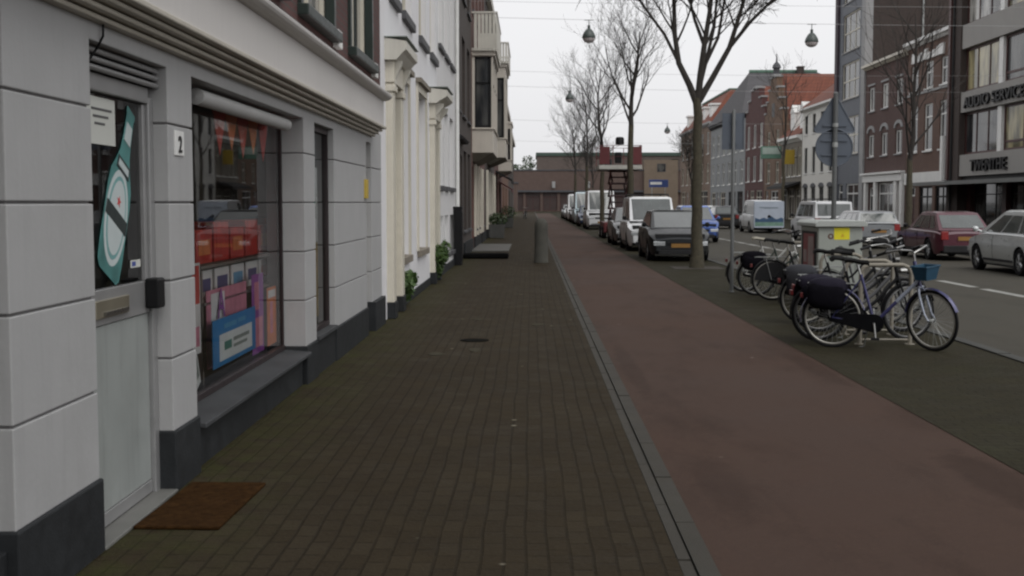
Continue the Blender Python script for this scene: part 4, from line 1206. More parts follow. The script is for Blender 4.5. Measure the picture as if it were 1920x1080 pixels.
def gable_house(name, label, yfar, ynear, H, top, mat, trim, steps, rows, ground, pinn=False):
    t, W = right_house(name, label, yfar, ynear, H, mat, rows, ground, None)
    n = steps
    g = MB()
    pts = [(0.0, H)]
    for k in range(n):
        x = W/2*0.86*k/n; z = H + (top - H)*(k + 1)/n
        pts += [(x, z), (W/2*0.86*(k + 1)/n, z)]
    pts = pts + [(W - x, z) for x, z in pts[::-1]]
    g.prism(pts, 0.002, 0.45, 'y'); g.build('gable', mat, t)
    cp = MB()
    for k in range(n):
        xa, xb = W/2*0.86*k/n, W/2*0.86*(k + 1)/n; z = H + (top - H)*(k + 1)/n
        for s in (0, 1):
            a, b = (xa, xb) if s == 0 else (W - xb, W - xa)
            cp.box(a - 0.06, b + 0.06, -0.08, 0.5, z + 0.002, z + 0.14)
    cp.box(W/2*0.86, W - W/2*0.86, -0.08, 0.5, top + 0.15, top + 0.30)
    if pinn: MB().lathe([(0.26, 0), (0.26, 0.45), (0.36, 0.5), (0.30, 0.75), (0.08, 1.0), (0.03, 1.6), (0.0, 1.7)], (W/2, 0.2, top + 0.305), 10, cap=False).build('pinnacle', M_dkgrey, t, smooth=True)
    cp.parts('gable_coping', trim, t)
    MB().prism([(0.03, H + 0.02), (W - 0.03, H + 0.02), (W/2, top + 0.35)], 0.46, 12.0, 'y').build('roof', M_redroof, t)
    return t, W
HG, W = gable_house('gabled_house', 'ochre brick house with a stepped gable and pinnacle', 101.0, 94.05, 8.0, 11.6, M_ochre, M_ltgrey, 4,
    [(2, 1.2, 5.6, 7.4, M_cream, M_glassd, 2, (0.6,), M_ltgrey), (2, 1.3, 3.2, 4.9, M_cream, M_glassd, 2, (0.6,), M_ltgrey)], [(0.6, 1.8, 0.06, 2.6, 'd'), (2.8, 5.8, 0.4, 2.6, 'w', M_white)], True)
MB().box(2.9, 4.0, -0.012, 0.0, 8.5, 9.6).build('gable_window', M_black, HG)
M_dred = brick('deep_red_brick', (0.10, 0.032, 0.030), (0.08, 0.027, 0.026), (0.09, 0.06, 0.055))
HR, W = gable_house('gabled_house', 'deep red house with a plain gable and white windows', 110.0, 101.05, 8.8, 11.4, M_dred, M_ltgrey, 3,
    [(3, 1.35, 6.4, 8.4, M_white, M_glassw, 2, (), M_white), (3, 1.5, 3.5, 5.7, M_white, M_glassw, 2, (), M_white)], [(0.6, 1.8, 0.06, 2.7, 'd'), (2.6, 4.6, 0.3, 2.7, 'w', M_cream), (5.4, 8.2, 0.3, 2.7, 'w', M_cream)])
HS, W = right_house('slate_house', 'broad grey house with a large slate hipped roof', 131.0, 110.05, 9.7, paint('grey_blue_render', (0.22, 0.23, 0.235), 0.7, 0.1, 2, streak=0.25),
    [(6, 1.6, 6.4, 8.6, M_white, M_glassd, 2, (0.6,), M_white), (6, 1.6, 3.4, 5.6, M_white, M_glassd, 2, (0.6,), M_white)], [(1, 3.6, 0.3, 2.7, 'w', M_cream), (4.6, 6.0, 0.06, 2.7, 'd'), (7, 10, 0.3, 2.7, 'w', M_cream), (12, 16, 0.3, 2.7, 'w', M_tread), (17, 20, 0.3, 2.7, 'w', M_tread)], M_tread, D=16)
W = 20.95
mb = MB()
e = [(-0.3, -0.4, 9.75), (W + 0.3, -0.4, 9.75), (W + 0.3, 16.4, 9.75), (-0.3, 16.4, 9.75)]
r0, r1 = (8.0, 2.6, 14.8), (8.0, 9.4, 14.8)
mb.poly([e[0], e[1], r0]); mb.poly([e[1], e[2], r1, r0]); mb.poly([e[2], e[3], r1]); mb.poly([e[3], e[0], r0, r1]); mb.poly(e[::-1])
rf = mb.build('roof', M_slate, HS)
MB().tube([(8.0, 2.6, 14.8), (8.0, 9.4, 14.8)], 0.25, 8).build('ridge', paint('copper_green', (0.06, 0.12, 0.085), 0.7, 0.2), rf)
chimney(rf, 8.6, 7.6, 14.2, 1.0)
HC, W = right_house('corner_house', 'ornate corner house with a tall red mansard roof at the street end', 157.0, 131.05, 10.4, brick('buff_brick', (0.24, 0.16, 0.11), (0.19, 0.13, 0.10), (0.15, 0.13, 0.11)),
    [(6, 1.7, 7.0, 9.4, M_white, M_glassd, 2, (0.6,), M_white), (6, 1.7, 3.8, 6.0, M_cream, M_glassd, 2, (0.6,), M_white)], [(1, 5, 0.3, 3.0, 'w', M_cream), (6, 7.4, 0.06, 2.9, 'd'), (9, 14, 0.3, 3.0, 'w', M_cream), (16, 24, 0.3, 3.0, 'w', M_cream)], M_ltgrey, D=14)
mb = MB()
b0 = [(0, -0.2, 10.45), (W, -0.2, 10.45), (W, 14, 10.45), (0, 14, 10.45)]
b1 = [(2.2, 2.4, 14.0), (W - 2.2, 2.4, 14.0), (W - 2.2, 11.6, 14.0), (2.2, 11.6, 14.0)]
for k in range(4):
    mb.poly([b0[k], b0[(k+1) % 4], b1[(k+1) % 4], b1[k]])
mb.poly(b1); mb.poly(b0[::-1])
rf = mb.build('roof', M_redroof, HC)
for x in (4, 11, 18, 23): MB().box(x, x + 1.5, 0.25, 2.2, 10.9, 12.3).box(x - 0.15, x + 1.65, 0.1, 2.4, 12.303, 12.5).build('dormer', M_white, rf)
MB().box(2.4, W - 2.4, 2.3, 11.7, 14.003, 14.2).build('roof_edge', paint('copper_green', (0.06, 0.12, 0.085), 0.7), rf)

# hanging signs in front of the low houses
t = thing('hanging_sign', (RX, 92.6*K, 5.1*K - 0.495), 'green and white box sign hanging from the gabled row', 'sign', R(-90)); t.scale = (K, K, K)
MB().box(-0.12, 0.12, -1.9, -0.35, -0.1, 0.85).build('sign_box', paint('sign_green', (0.10, 0.20, 0.15), 0.5, 0.1), t, bevel=0.02)
MB().box(0.121, 0.13, -1.8, -0.45, 0.25, 0.75).build('sign_panel', paint('sign_pale', (0.35, 0.42, 0.38), 0.5, 0.1), t)
MB().tube([(0, -0.36, 0.4), (0, 0.0, 0.4)], 0.04, 6).build('bracket', M_tread, t)
t = thing('hanging_sign', (RX, 88.6*K, 4.55*K - 0.495), 'yellow projecting sign beside the green one', 'sign', R(-90)); t.scale = (K, K, K)
MB().box(-0.1, 0.1, -0.95, -0.2, -0.1, 0.95).build('sign_box', paint('sign_yellow', (0.42, 0.29, 0.03), 0.5, 0.12), t, bevel=0.02)
MB().tube([(0, -0.21, 0.4), (0, 0.0, 0.4)], 0.04, 6).build('bracket', M_tread, t)

# ---------------------------------------------------------------- building closing the street
EB = thing('end_building', (-14, 226, 0), 'long brown brick building with a stepped roofline closing the street', 'building')
M_bricke = brick('muted_brick', (0.125, 0.080, 0.066), (0.108, 0.070, 0.060), (0.10, 0.085, 0.075), 0.4, 0.15, 0.02)  # brown brick in low-saturation base colours
M_bricke2 = brick('muted_brick_upper', (0.125, 0.098, 0.086), (0.11, 0.088, 0.078), (0.10, 0.085, 0.075), 0.4, 0.15, 0.02)
M_brickt = brick('tan_brick', (0.21, 0.16, 0.115), (0.18, 0.14, 0.10), (0.15, 0.12, 0.10), 0.4, 0.15, 0.02)
ops = [(3.5 + 3.2*k, 6.2 + 3.2*k, 0.1, 3.5) for k in range(18)]
mb = MB(); wall_grid(mb, 66, 7.6, 20, ops, 0.5); mb.build('wall', M_bricke, EB, fix=False)
for q in ops: window(EB, *q, frame=M_darkwood, glass=paint('shutter_brown', (0.055, 0.035, 0.032), 0.5, 0.3), cols=2, rows=(0.75,), recess=0.3, fw=0.12)
MB().box(0, 66, -0.35, 0.01, 3.6, 3.95).build('string_course', M_dkgrey, EB)
MB().box(0, 66, -0.1, 0.3, 7.603, 7.8).build('coping', M_dkgrey, EB)
ub = MB(); wall_grid(ub, 66, 10.6, 20, [(28.0, 29.6, 8.6, 10.0), (33, 34.6, 8.4, 10), (41, 42.4, 8.4, 10.0)], 0.4, z0=7.0, x0=15.2)
uo = ub.build('upper_wall', M_bricke2, EB, fix=False); uo.location = (0, 6, 0)
for a, b in ((28.0, 29.6), (33, 34.6), (41, 42.4)): window(EB, a, b, 8.6 if a == 28.0 else 8.4, 10.0, M_dkgrey, M_glassd, 2, (), 6.15)
MB().box(15.0, 66.1, 5.8, 26.1, 10.603, 11.25).build('roof_edge', paint('copper_green_dark', (0.045, 0.075, 0.06), 0.7, 0.2), EB)
ct = MB(); ct.box(35.2, 41.5, -0.6, 4.0, 0.0, 9.6); ct.build('stair_tower', M_brickt, EB)
window(EB, 37.6, 39.2, 7.4, 8.9, M_dkgrey, M_glassd, 2, (), -0.66)
for x in (18.0, 24.5):
    MB().box(x, x + 0.6, -0.5, -0.36, 4.4, 5.6).build('wall_lamp', M_ltgrey, EB)
# parapet blocks in front of the far square
for k, (x, w, h) in enumerate(((-9.5, 7.2, 4.9),)):
    t = thing('low_building', (x, 205, 0), 'low brick annex past the end of the left row', 'building')
    mb = MB(); wall_grid(mb, w, h, 10, [(1, 3, 0.1, 2.8), (4.2, 6.4, 0.8, 2.8)], 0.3); mb.build('wall', M_bricke, t, fix=False)
    window(t, 1, 3, 0.1, 2.8, M_white, M_glassd, 2, (), 0.15); window(t, 4.2, 6.4, 0.8, 2.8, M_white, M_glassd, 2, (), 0.15)
    MB().box(-0.1, w + 0.1, -0.15, 10, h + 0.003, h + 0.25).build('roof', M_dkgrey, t)
t = thing('blue_banner_sign', (20.4, 208, 0), 'blue and white direction sign on two posts before the end building', 'sign')
MB().box(0, 3.3, -0.06, 0.06, 4.3, 5.6).build('sign_panel', paint('sign_blue', (0.04, 0.07, 0.22), 0.5, 0.1), t, bevel=0.02)
MB().box(0.2, 2.2, -0.075, -0.062, 4.75, 5.2).build('sign_field', M_white, t)
MB().tube([(0.5, 0, 0), (0.5, 0, 4.3)], 0.07, 8).tube([(2.8, 0, 0), (2.8, 0, 4.3)], 0.07, 8).build('post', M_steel, t)
# ---------------------------------------------------------------- bare trees
M_bark = paint('bark', (0.060, 0.052, 0.033), 0.9, 0.35, 14, bump=0.8, fine=60)
M_twig = paint('twig_bark', (0.036, 0.031, 0.027), 0.9, 0.25, 10)

def rot_off(d, ang, az):
    a = d.orthogonal().normalized(); b = d.cross(a)
    return (d*math.cos(ang) + (a*math.cos(az) + b*math.sin(az))*math.sin(ang)).normalized()

def grow(mb, p, d, L, r, lev, rng, up=0.12, twig_r=0.006, spread=(0.35, 0.75)):
    """one branch and, from points along it, its side branches"""
    nseg = 5 if lev > 1 else 3
    pts, rad, dirs = [p.copy()], [r], [d.copy()]
    for k in range(nseg):
        d = (d + Vector((rng.gauss(0, 0.10), rng.gauss(0, 0.10), rng.gauss(up, 0.07)))).normalized()
        p = p + d*(L/nseg)
        pts.append(p.copy()); rad.append(max(twig_r*0.6, r*(1 - 0.72*(k + 1)/nseg))); dirs.append(d.copy())
    mb.tube(pts, rad, 6 if r > 0.03 else (4 if r > 0.012 else 3), cap=False)
    if lev <= 0: return
    n = {4: 5, 3: 5, 2: 5, 1: 4}.get(lev, 4)
    az = rng.uniform(0, 6.28)
    for k in range(n):
        f = 0.30 + 0.70*(k + rng.uniform(0.2, 0.9))/n
        i = min(nseg - 1, int(f*nseg)); u = f*nseg - i
        q = pts[i].lerp(pts[i+1], min(1, u)); rr = rad[i]*(1 - u) + rad[i+1]*u
        az += 2.4 + rng.gauss(0, 0.4)
        nd = rot_off(dirs[i+1], rng.uniform(*spread), az)
        grow(mb, q, nd, L*rng.uniform(0.42, 0.66), max(twig_r, rr*rng.uniform(0.5, 0.72)), lev - 1, rng, up, twig_r, spread)

def make_tree(name, loc, trunk_h, r0, limbs, H, label, seed, lev=3, twig_r=0.006, lean=(0, 0), group=None, width=0.5, pit=True, cat='tree'):
    rng = random.Random(seed)
    t = thing(name, loc, label, cat, 0, group)
    tr = MB()
    path, rad = [], []
    n = 9
    for k in range(n + 1):
        f = k/n
        path.append((lean[0]*f + rng.gauss(0, 0.012), lean[1]*f + rng.gauss(0, 0.012), trunk_h*f))
        rad.append(r0*(1.0 - 0.30*f) * (1.35 if k == 0 else 1.0))
    tr.tube(path, rad, 12)
    tr.build('trunk', M_bark, t, smooth=True)
    cr = MB()
    top = Vector(path[-1])
    if callable(limbs):
        limbs(cr, top, rng)
    else:
        # leader with whorls of rising limbs
        Lh = H - trunk_h
        lead = [top - Vector((0, 0, 0.1))]; lr = [r0*0.7]
        d = Vector((0, 0, 1))
        for k in range(6):
            d = (d + Vector((rng.gauss(0, 0.08), rng.gauss(0, 0.08), 0.3))).normalized()
            lead.append(lead[-1] + d*Lh*0.78/6); lr.append(r0*0.7*(1 - 0.8*(k + 1)/6))
        cr.tube(lead, lr, 8)
        az = rng.uniform(0, 6.28)
        for k in range(limbs):
            f = 0.02 + 0.9*k/limbs
            i = min(5, int(f*6)); q = lead[i].lerp(lead[i+1], f*6 - i)
            az += 2.39 + rng.gauss(0, 0.3)
            el = R(rng.uniform(38, 58) + 12*f)
            nd = Vector((math.cos(az)*math.cos(el), math.sin(az)*math.cos(el), math.sin(el)))
            grow(cr, q, nd, Lh*width*(1.05 - 0.55*f)*rng.uniform(0.8, 1.15), r0*0.36*(1 - 0.5*f), lev, rng, 0.10, twig_r)
    cr.build('crown', M_twig, t, smooth=True, fix=False)
    if pit:
        p = MB(); p.box(-0.62, 0.62, -0.62, 0.62, 0.004, 0.012); p.build('tree_pit', M_soil, t)
    return t

def big_limbs(cr, top, rng):
    o = top - Vector((0, 0, 0.12))
    def limb(pts, r0, r1, subs, lev=3):
        P = [o + Vector(p) for p in pts]; n = len(P)
        rad = [0.8*(r0 + (r1 - r0)*k/(n - 1)) for k in range(n)]
        cr.tube(P, rad, 8)
        az = rng.uniform(0, 6.28)
        for k in range(subs):
            f = 0.35 + 0.62*(k + 0.5)/subs
            i = min(n - 2, int(f*(n - 1))); u = f*(n - 1) - i
            q = P[i].lerp(P[i+1], u); d = (P[i+1] - P[i]).normalized()
            az += 2.4
            grow(cr, q, rot_off(d, rng.uniform(0.4, 0.8), az), rng.uniform(1.3, 2.1), max(0.016, (rad[i] if i < n else r1)*0.42), lev, rng, 0.05, 0.007, (0.35, 0.9))
    limb([(0,0,0), (-0.18,0.02,0.45), (-0.45,0.05,1.0), (-0.55,0.1,1.7), (-0.58,0.1,2.6), (-0.75,0.2,3.8), (-0.8,0.2,5.2)], 0.115, 0.035, 10)
    limb([(0.03,0,0), (0.08,-0.05,0.7), (0.16,-0.1,1.4), (0.28,-0.1,2.2), (0.40,-0.2,3.4), (0.5,-0.3,5.0)], 0.115, 0.04, 9)
    limb([(0.06,0,0.05), (0.40,-0.05,0.65), (0.78,-0.1,1.35), (1.0,-0.15,2.1), (1.25,-0.2,3.0), (1.6,-0.3,4.4)], 0.105, 0.035, 9)
    limb([(0.78,-0.1,1.35), (1.25,-0.3,1.95), (1.75,-0.5,2.45), (2.4,-0.7,3.2), (2.9,-0.8,4.3)], 0.065, 0.022, 8)
    limb([(-0.45,0.05,1.0), (-0.8,0.1,1.7), (-1.25,0.1,2.3), (-1.8,0.15,3.1), (-2.2,0.2,4.0)], 0.055, 0.02, 7)
    limb([(0.16,-0.1,1.4), (-0.05,0.2,2.1), (-0.2,0.5,2.9), (-0.3,0.7,4.2)], 0.06, 0.025, 7)
    limb([(0.05,0.03,0.3), (0.30,0.5,1.1), (0.55,0.9,2.0), (0.7,1.3,3.2), (0.8,1.6,4.6)], 0.075, 0.025, 7)
    limb([(0.08,-0.05,0.7), (0.5,-0.1,1.6), (0.62,-0.15,2.4), (0.8,-0.2,3.6)], 0.06, 0.025, 6)

make_tree('street_tree', (4.20, 30.3, 0), 4.25, 0.150, big_limbs, 10, 'nearest bare street tree with a mossy trunk and spreading upper limbs', 11, lean=(-0.05, 0))
make_tree('street_tree', (4.20, 50.8, 0), 4.9, 0.155, 12, 10.0, 'second bare street tree with a dark trunk and a vase shaped crown', 22, 3, 0.0055, width=0.56)
make_tree('street_tree', (4.22, 71.0, 0), 4.6, 0.15, 11, 11.0, 'third bare street tree along the parked cars', 33, 3, 0.005, width=0.52)
make_tree('street_tree', (4.25, 91.5, 0), 4.4, 0.15, 11, 11.0, 'fourth bare street tree, slender and hazy', 44, 3, 0.006, width=0.52, pit=False)
make_tree('street_tree', (4.30, 116.0, 0), 4.4, 0.16, 11, 10.6, 'fifth bare street tree near the end of the row', 55, 3, 0.0075, width=0.55, pit=False)
make_tree('young_tree', (13.45, 43.0, 0), 3.2, 0.14, 13, 9.8, 'thin young bare tree standing before the brown brick shop houses', 66, 2, 0.008, width=0.42, group=None, pit=False)
make_tree('young_tree', (14.1, 67.5, 0), 4.2, 0.11, 8, 10.4, 'bare tree standing before the gabled houses across the street', 77, 2, 0.008, width=0.42, pit=False)
for k, (x, y, h) in enumerate(((9.8, 190.0, 11.5), (24.0, 180.0, 11.0))):
    make_tree('far_tree', (x, y, 0), 4.0, 0.18, 12, h, ['small far bare tree left of the scissor lift', 'small far bare tree before the end building near the corner house'][k], 90 + k, 3, 0.018, width=0.6, pit=False)
t = thing('evergreen_tree', (-1.0, 262.0, 0), 'round dark evergreen tree rising behind the low annex', 'tree')
MB().tube([(0,0,0), (0,0,7)], 0.3, 8).build('trunk', M_bark, t)
lc = MB(); rng = random.Random(8)
for k in range(16): leaf_cloud(lc, (rng.gauss(0,1.8), rng.gauss(0,1.8), 8.0 + rng.gauss(0,1.6)), (1.3,1.3,1.1), 70, 0.35, rng)
lc.build('crown', M_leafd, t, fix=False)

# ---------------------------------------------------------------- bollard, sign posts, cabinet
M_stone = paint('bollard_stone', (0.062, 0.06, 0.05), 0.9, 0.25, 5, streak=0.25, bump=0.5, fine=40)
o = MB().lathe([(0.0, 0), (0.195, 0), (0.195, 0.04), (0.185, 0.06), (0.175, 0.90), (0.178, 1.0), (0.165, 1.08), (0.125, 1.155), (0.06, 1.19), (0, 1.20)], (0,0,0), 20, cap=False).build('stone_bollard', M_stone, loc=(0.285, 32.4, 0.03), smooth=True)
tag(o, 'thick round-topped grey stone bollard on the pavement edge', 'bollard')

M_signback = paint('sign_back', (0.085, 0.10, 0.125), 0.5, 0.08, 3, metallic=0.2)
M_postg = paint('post_grey', (0.11, 0.115, 0.115), 0.5, 0.12, 4, metallic=0.3)
t = thing('parking_sign', (3.70, 22.1, 0), 'thin grey post with the back of a rectangular blue-grey sign', 'sign')
MB().lathe([(0.034, 0.0), (0.034, 3.32), (0.02, 3.34), (0, 3.345)], n=12, cap=False).build('post', M_postg, t, smooth=True)
MB().box(-0.20, 0.20, 0.05, 0.06, 2.62, 3.28).box(-0.2, -0.185, 0.035, 0.049, 2.62, 3.28).box(0.185, 0.2, 0.035, 0.049, 2.62, 3.28).box(-0.07, 0.07, 0.03, 0.049, 2.72, 2.75).box(-0.07, 0.07, 0.03, 0.049, 3.12, 3.15).build('sign_plate', M_signback, t)
MB().tube([(0.034*math.cos(a), 0.034*math.sin(a), 0.012) for a in [2*PI*k/14 for k in range(14)]], 0.02, 6, closed=True).build('base_collar', M_postg, t)
t = thing('warning_sign', (5.12, 20.4, 0), 'grey post with a triangular sign above a round sign, seen from behind', 'sign')
MB().lathe([(0.042, 0.0), (0.042, 3.48), (0.02, 3.50), (0, 3.505)], n=12, cap=False).build('post', M_postg, t, smooth=True)
def rounded_tri(s, cz, rr=0.05):
    pts = []
    for k in range(3):
        a = PI/2 + 2*PI*k/3
        cx, c2 = (s - rr)*math.cos(a), cz + (s - rr)*math.sin(a)
        for j in range(-3, 4): pts.append((cx + rr*math.cos(a + j*PI/9), c2 + rr*math.sin(a + j*PI/9)))
    return pts
tri = MB().prism(rounded_tri(0.385, 3.04), 0.055, 0.067, 'y').tube([(x, 0.052, z) for x, z in rounded_tri(0.38, 3.04)], 0.011, 6, closed=True)
tri.box(-0.2, 0.2, 0.03, 0.054, 2.93, 2.96).build('triangular_plate', M_signback, t)
cp = [(0.315*math.cos(2*PI*k/36), 2.575 + 0.315*math.sin(2*PI*k/36)) for k in range(36)]
MB().prism(cp, 0.055, 0.067, 'y').tube([(x*0.985, 0.052, 2.575 + (z - 2.575)*0.985) for x, z in cp], 0.011, 6, closed=True).box(-0.22, 0.22, 0.03, 0.054, 2.68, 2.71).box(-0.22, 0.22, 0.03, 0.054, 2.44, 2.47).build('round_plate', M_signback, t)
MB().lathe([(0.05, 2.58), (0.05, 2.66)], cap=False, n=12).lathe([(0.05, 2.92), (0.05, 2.98)], cap=False, n=12).build('clamp', M_steel, t)

M_cab = paint('cabinet_grey', (0.30, 0.32, 0.29), 0.55, 0.08, 3, streak=0.25)
t = thing('utility_cabinet', (4.78, 19.2, 0), 'grey-green street utility cabinet with a yellow sticker', 'cabinet')
MB().box(-0.34, 0.34, -0.60, 0.60, 0.08, 1.275).build('body', M_cab, t, bevel=0.015)
MB().box(-0.31, 0.31, -0.57, 0.57, 0, 0.08).build('base', M_dkgrey, t)
MB().prism([(-0.40, 1.278), (0.40, 1.278), (0.40, 1.335), (0.34, 1.375), (-0.34, 1.375), (-0.40, 1.335)], -0.66, 0.66, 'y').build('lid', paint('lid_grey', (0.36, 0.38, 0.36), 0.6, 0.1, 3), t, bevel=0.01)
MB().box(-0.10, 0.14, -0.604, -0.601, 1.08, 1.265).build('yellow_sticker', paint('sticker_yellow', (0.70, 0.62, 0.01), 0.5, 0.06, 6), t)
MB().prism([(0.0, 1.125), (0.06, 1.125), (0.03, 1.175)], -0.606, -0.6045, 'y').build('warning_mark', paint('mark_orange', (0.55, 0.35, 0.01), 0.5, 0.1), t)
for x, z, r, m in ((-0.15, 1.13, 0.045, paint('dot_brown', (0.10, 0.05, 0.035), 0.6, 0.2)), (0.0, 0.93, 0.055, paint('dot_grey', (0.07, 0.075, 0.07), 0.6, 0.2)), (-0.14, 0.83, 0.05, paint('dot_teal', (0.12, 0.16, 0.15), 0.6, 0.2))):
    d = MB().mat(0).lathe([(0, -0.6035), (r, -0.6035), (r, -0.601), (0, -0.601)], (x, 0, z), 20, 'y', cap=False)
    d.mat(1).lathe([(0, -0.606), (r*0.45, -0.606), (r*0.45, -0.604), (0, -0.604)], (x, 0, z), 16, 'y', cap=False)
    d.build('round_sticker', [m, M_cab], t)
MB().box(-0.346, -0.341, -0.50, 0.50, 0.22, 1.20).build('poster_frame', M_tread, t)
pp = MB().mat(0).box(-0.352, -0.347, -0.36, 0.36, 0.26, 1.16)
pp.mat(1).box(-0.355, -0.3525, -0.34, 0.02, 0.62, 1.12).mat(2).box(-0.355, -0.3525, -0.12, 0.28, 0.30, 0.55).mat(1).box(-0.355, -0.3525, 0.1, 0.32, 0.7, 0.9)
pp.build('poster_sheet', [paint('poster_red', (0.22, 0.055, 0.055), 0.6, 0.2, 5), paint('poster_pale', (0.26, 0.20, 0.19), 0.6, 0.2, 5), paint('poster_tan', (0.33, 0.25, 0.19), 0.6, 0.2, 5)], t)
MB().tube([(0.26, -0.605, 0.62), (0.26, -0.635, 0.62), (0.26, -0.635, 0.74), (0.26, -0.605, 0.74)], 0.01, 6).build('handle', M_steel, t)

# ---------------------------------------------------------------- street lamps hung on wires across the street
M_wire = paint('wire', (0.35, 0.35, 0.35), 0.6, 0.1)
M_lamp = paint('lamp_metal', (0.05, 0.065, 0.06), 0.4, 0.15)
M_lens = paint('lamp_lens', (0.55, 0.50, 0.50), 0.2, 0.05)
def wire(y, z0, z1, sag, label, r=0.012):
    pts = []
    for k in range(25):
        f = k/24
        pts.append((-2 + 27.3*f, y, z0 + (z1 - z0)*f - sag*4*f*(1 - f)))
    o = MB().tube(pts, r, 5).build('span_wire', M_wire)
    tag(o, label, 'wire', 'wires across the street')
def lamp(x, y, z, label):
    t = thing('hanging_lamp', (x, y, z), label, 'lamp', 0, 'lamps on wires across the street')
    MB().lathe([(0.0, 0.42), (0.05, 0.42), (0.05, 0.30), (0.10, 0.28), (0.16, 0.20), (0.215, 0.10), (0.24, 0.0), (0.235, -0.03), (0.0, -0.03)], n=20, cap=False).build('shade', M_lamp, t, smooth=True)
    MB().lathe([(0.22, -0.035), (0.21, -0.09), (0.15, -0.16), (0.06, -0.195), (0, -0.20)], n=20, cap=False).build('lens', M_lens, t, smooth=True)
    MB().tube([(0, 0, 0.42), (0, 0, 0.62)], 0.015, 6).tube([(-0.16, 0, 0.60), (0.16, 0, 0.60)], 0.012, 6).build('bracket', M_lamp, t)
WY = [(43.0, 8.20, 7.80, 0.10), (67.5, 8.15, 7.75, 0.12), (94.0, 8.1, 7.75, 0.15), (124.0, 8.0, 7.75, 0.15)]
wl_ = ['nearest lamp wire spanning the street', 'second lamp wire spanning the street behind the nearest', 'third lamp wire spanning the street', 'farthest lamp wire spanning the street']
for (y, a, b, s), lb in zip(WY, wl_): wire(y, a, b, s, lb, 0.0045 + 0.00004*y)
wire(40.5, 8.35, 8.1, 0.1, 'plain thin wire above the nearest lamp wire', 0.0045)
wire(64.0, 8.6, 8.3, 0.12, 'plain thin wire just above the second lamp wire', 0.006)
def wz(i, x):
    y, a, b, s = WY[i]; f = (x + 2)/27.3
    return a + (b - a)*f - s*4*f*(1 - f)
for x, i, lb in ((2.05, 0, 'dome street lamp hanging left of the nearest tree crown'), (9.9, 0, 'dome street lamp hanging near the tall dark house'), (2.16, 1, 'smaller dome lamp hanging before the far tree crowns'), (10.6, 2, 'tiny dome lamp hanging between the second tree and the corner house')):
    lamp(x, WY[i][0], wz(i, x) - 0.61, lb)
# ---------------------------------------------------------------- vehicles (local x forward, y left, z up)
def car_paint(name, c, metallic=0.3):
    return paint(name, c, 0.32, 0.06, 3, metallic=metallic, coat=0.6)

def interp(pts, x):
    if x <= pts[0][0]: return pts[0][1]
    for (a, b), (c, d) in zip(pts, pts[1:]):
        if x <= c: return b + (d - b)*(x - a)/(c - a)
    return pts[-1][1]
def smooth_interp(pts, x, w=0.12):
    return (interp(pts, x - w) + 2*interp(pts, x) + interp(pts, x + w))/4

def lerp3(a, b, f): return tuple(a[i] + (b[i] - a[i])*f for i in range(3))
def bil(q, u, v): return lerp3(lerp3(q[0], q[1], u), lerp3(q[3], q[2], u), v)

WHEELS = {}
def wheel_parts(t, x, y, r, w, side, rim='alloy', rims=None):
    key = (r, w, rim)
    if key not in WHEELS:
        ty = MB().lathe([(r*0.66, -w/2), (r*0.93, -w/2), (r, -w/2 + 0.03), (r, w/2 - 0.03), (r*0.93, w/2), (r*0.66, w/2)], n=26, axis='y', cap=False)
        rm = MB().lathe([(r*0.67, 0.35*w), (r*0.60, 0.30*w), (r*0.20, 0.38*w), (0, 0.40*w)], n=26, axis='y', cap=False) if rim != 'alloy' else MB().lathe([(r*0.67, 0.4*w), (r*0.58, 0.34*w), (r*0.58, 0.1*w)], n=26, axis='y', cap=False)
        if rim == 'alloy':
            for k in range(5):
                a = 2*PI*k/5
                for da in (-0.16, 0.16):
                    rm.tube([(0.05*math.cos(a), 0.36*w, 0.05*math.sin(a)), (r*0.62*math.cos(a + da), 0.36*w, r*0.62*math.sin(a + da))], [0.026, 0.018], 5)
            rm.lathe([(0.065, 0.30*w), (0.06, 0.42*w), (0, 0.43*w)], n=12, axis='y', cap=False)
        else:
            for k in range(8):
                a = 2*PI*k/8
                rm.tube([(r*0.25*math.cos(a), 0.385*w, r*0.25*math.sin(a)), (r*0.52*math.cos(a), 0.34*w, r*0.52*math.sin(a))], 0.016, 5)
        hub = MB().lathe([(r*0.66, -w*0.3), (0, -w*0.3)], n=20, axis='y', cap=False)
        hub.lathe([(r*0.57, 0.02*w), (0, 0.02*w)], n=20, axis='y', cap=False)
        WHEELS[key] = (ty.mesh('tyre', M_rubber, True, 50), rm.mesh('rim', rims or paint('alloy', (0.42, 0.43, 0.44), 0.3, 0.05, metallic=0.85), True, 35), hub.mesh('brake_disc', M_black))
    ty, rm, hb = WHEELS[key]
    o = link('wheel', hb, t, (x, y, r))
    if side < 0: o.rotation_euler = (0, 0, PI)
    link('tyre', ty, o); link('rim', rm, o)

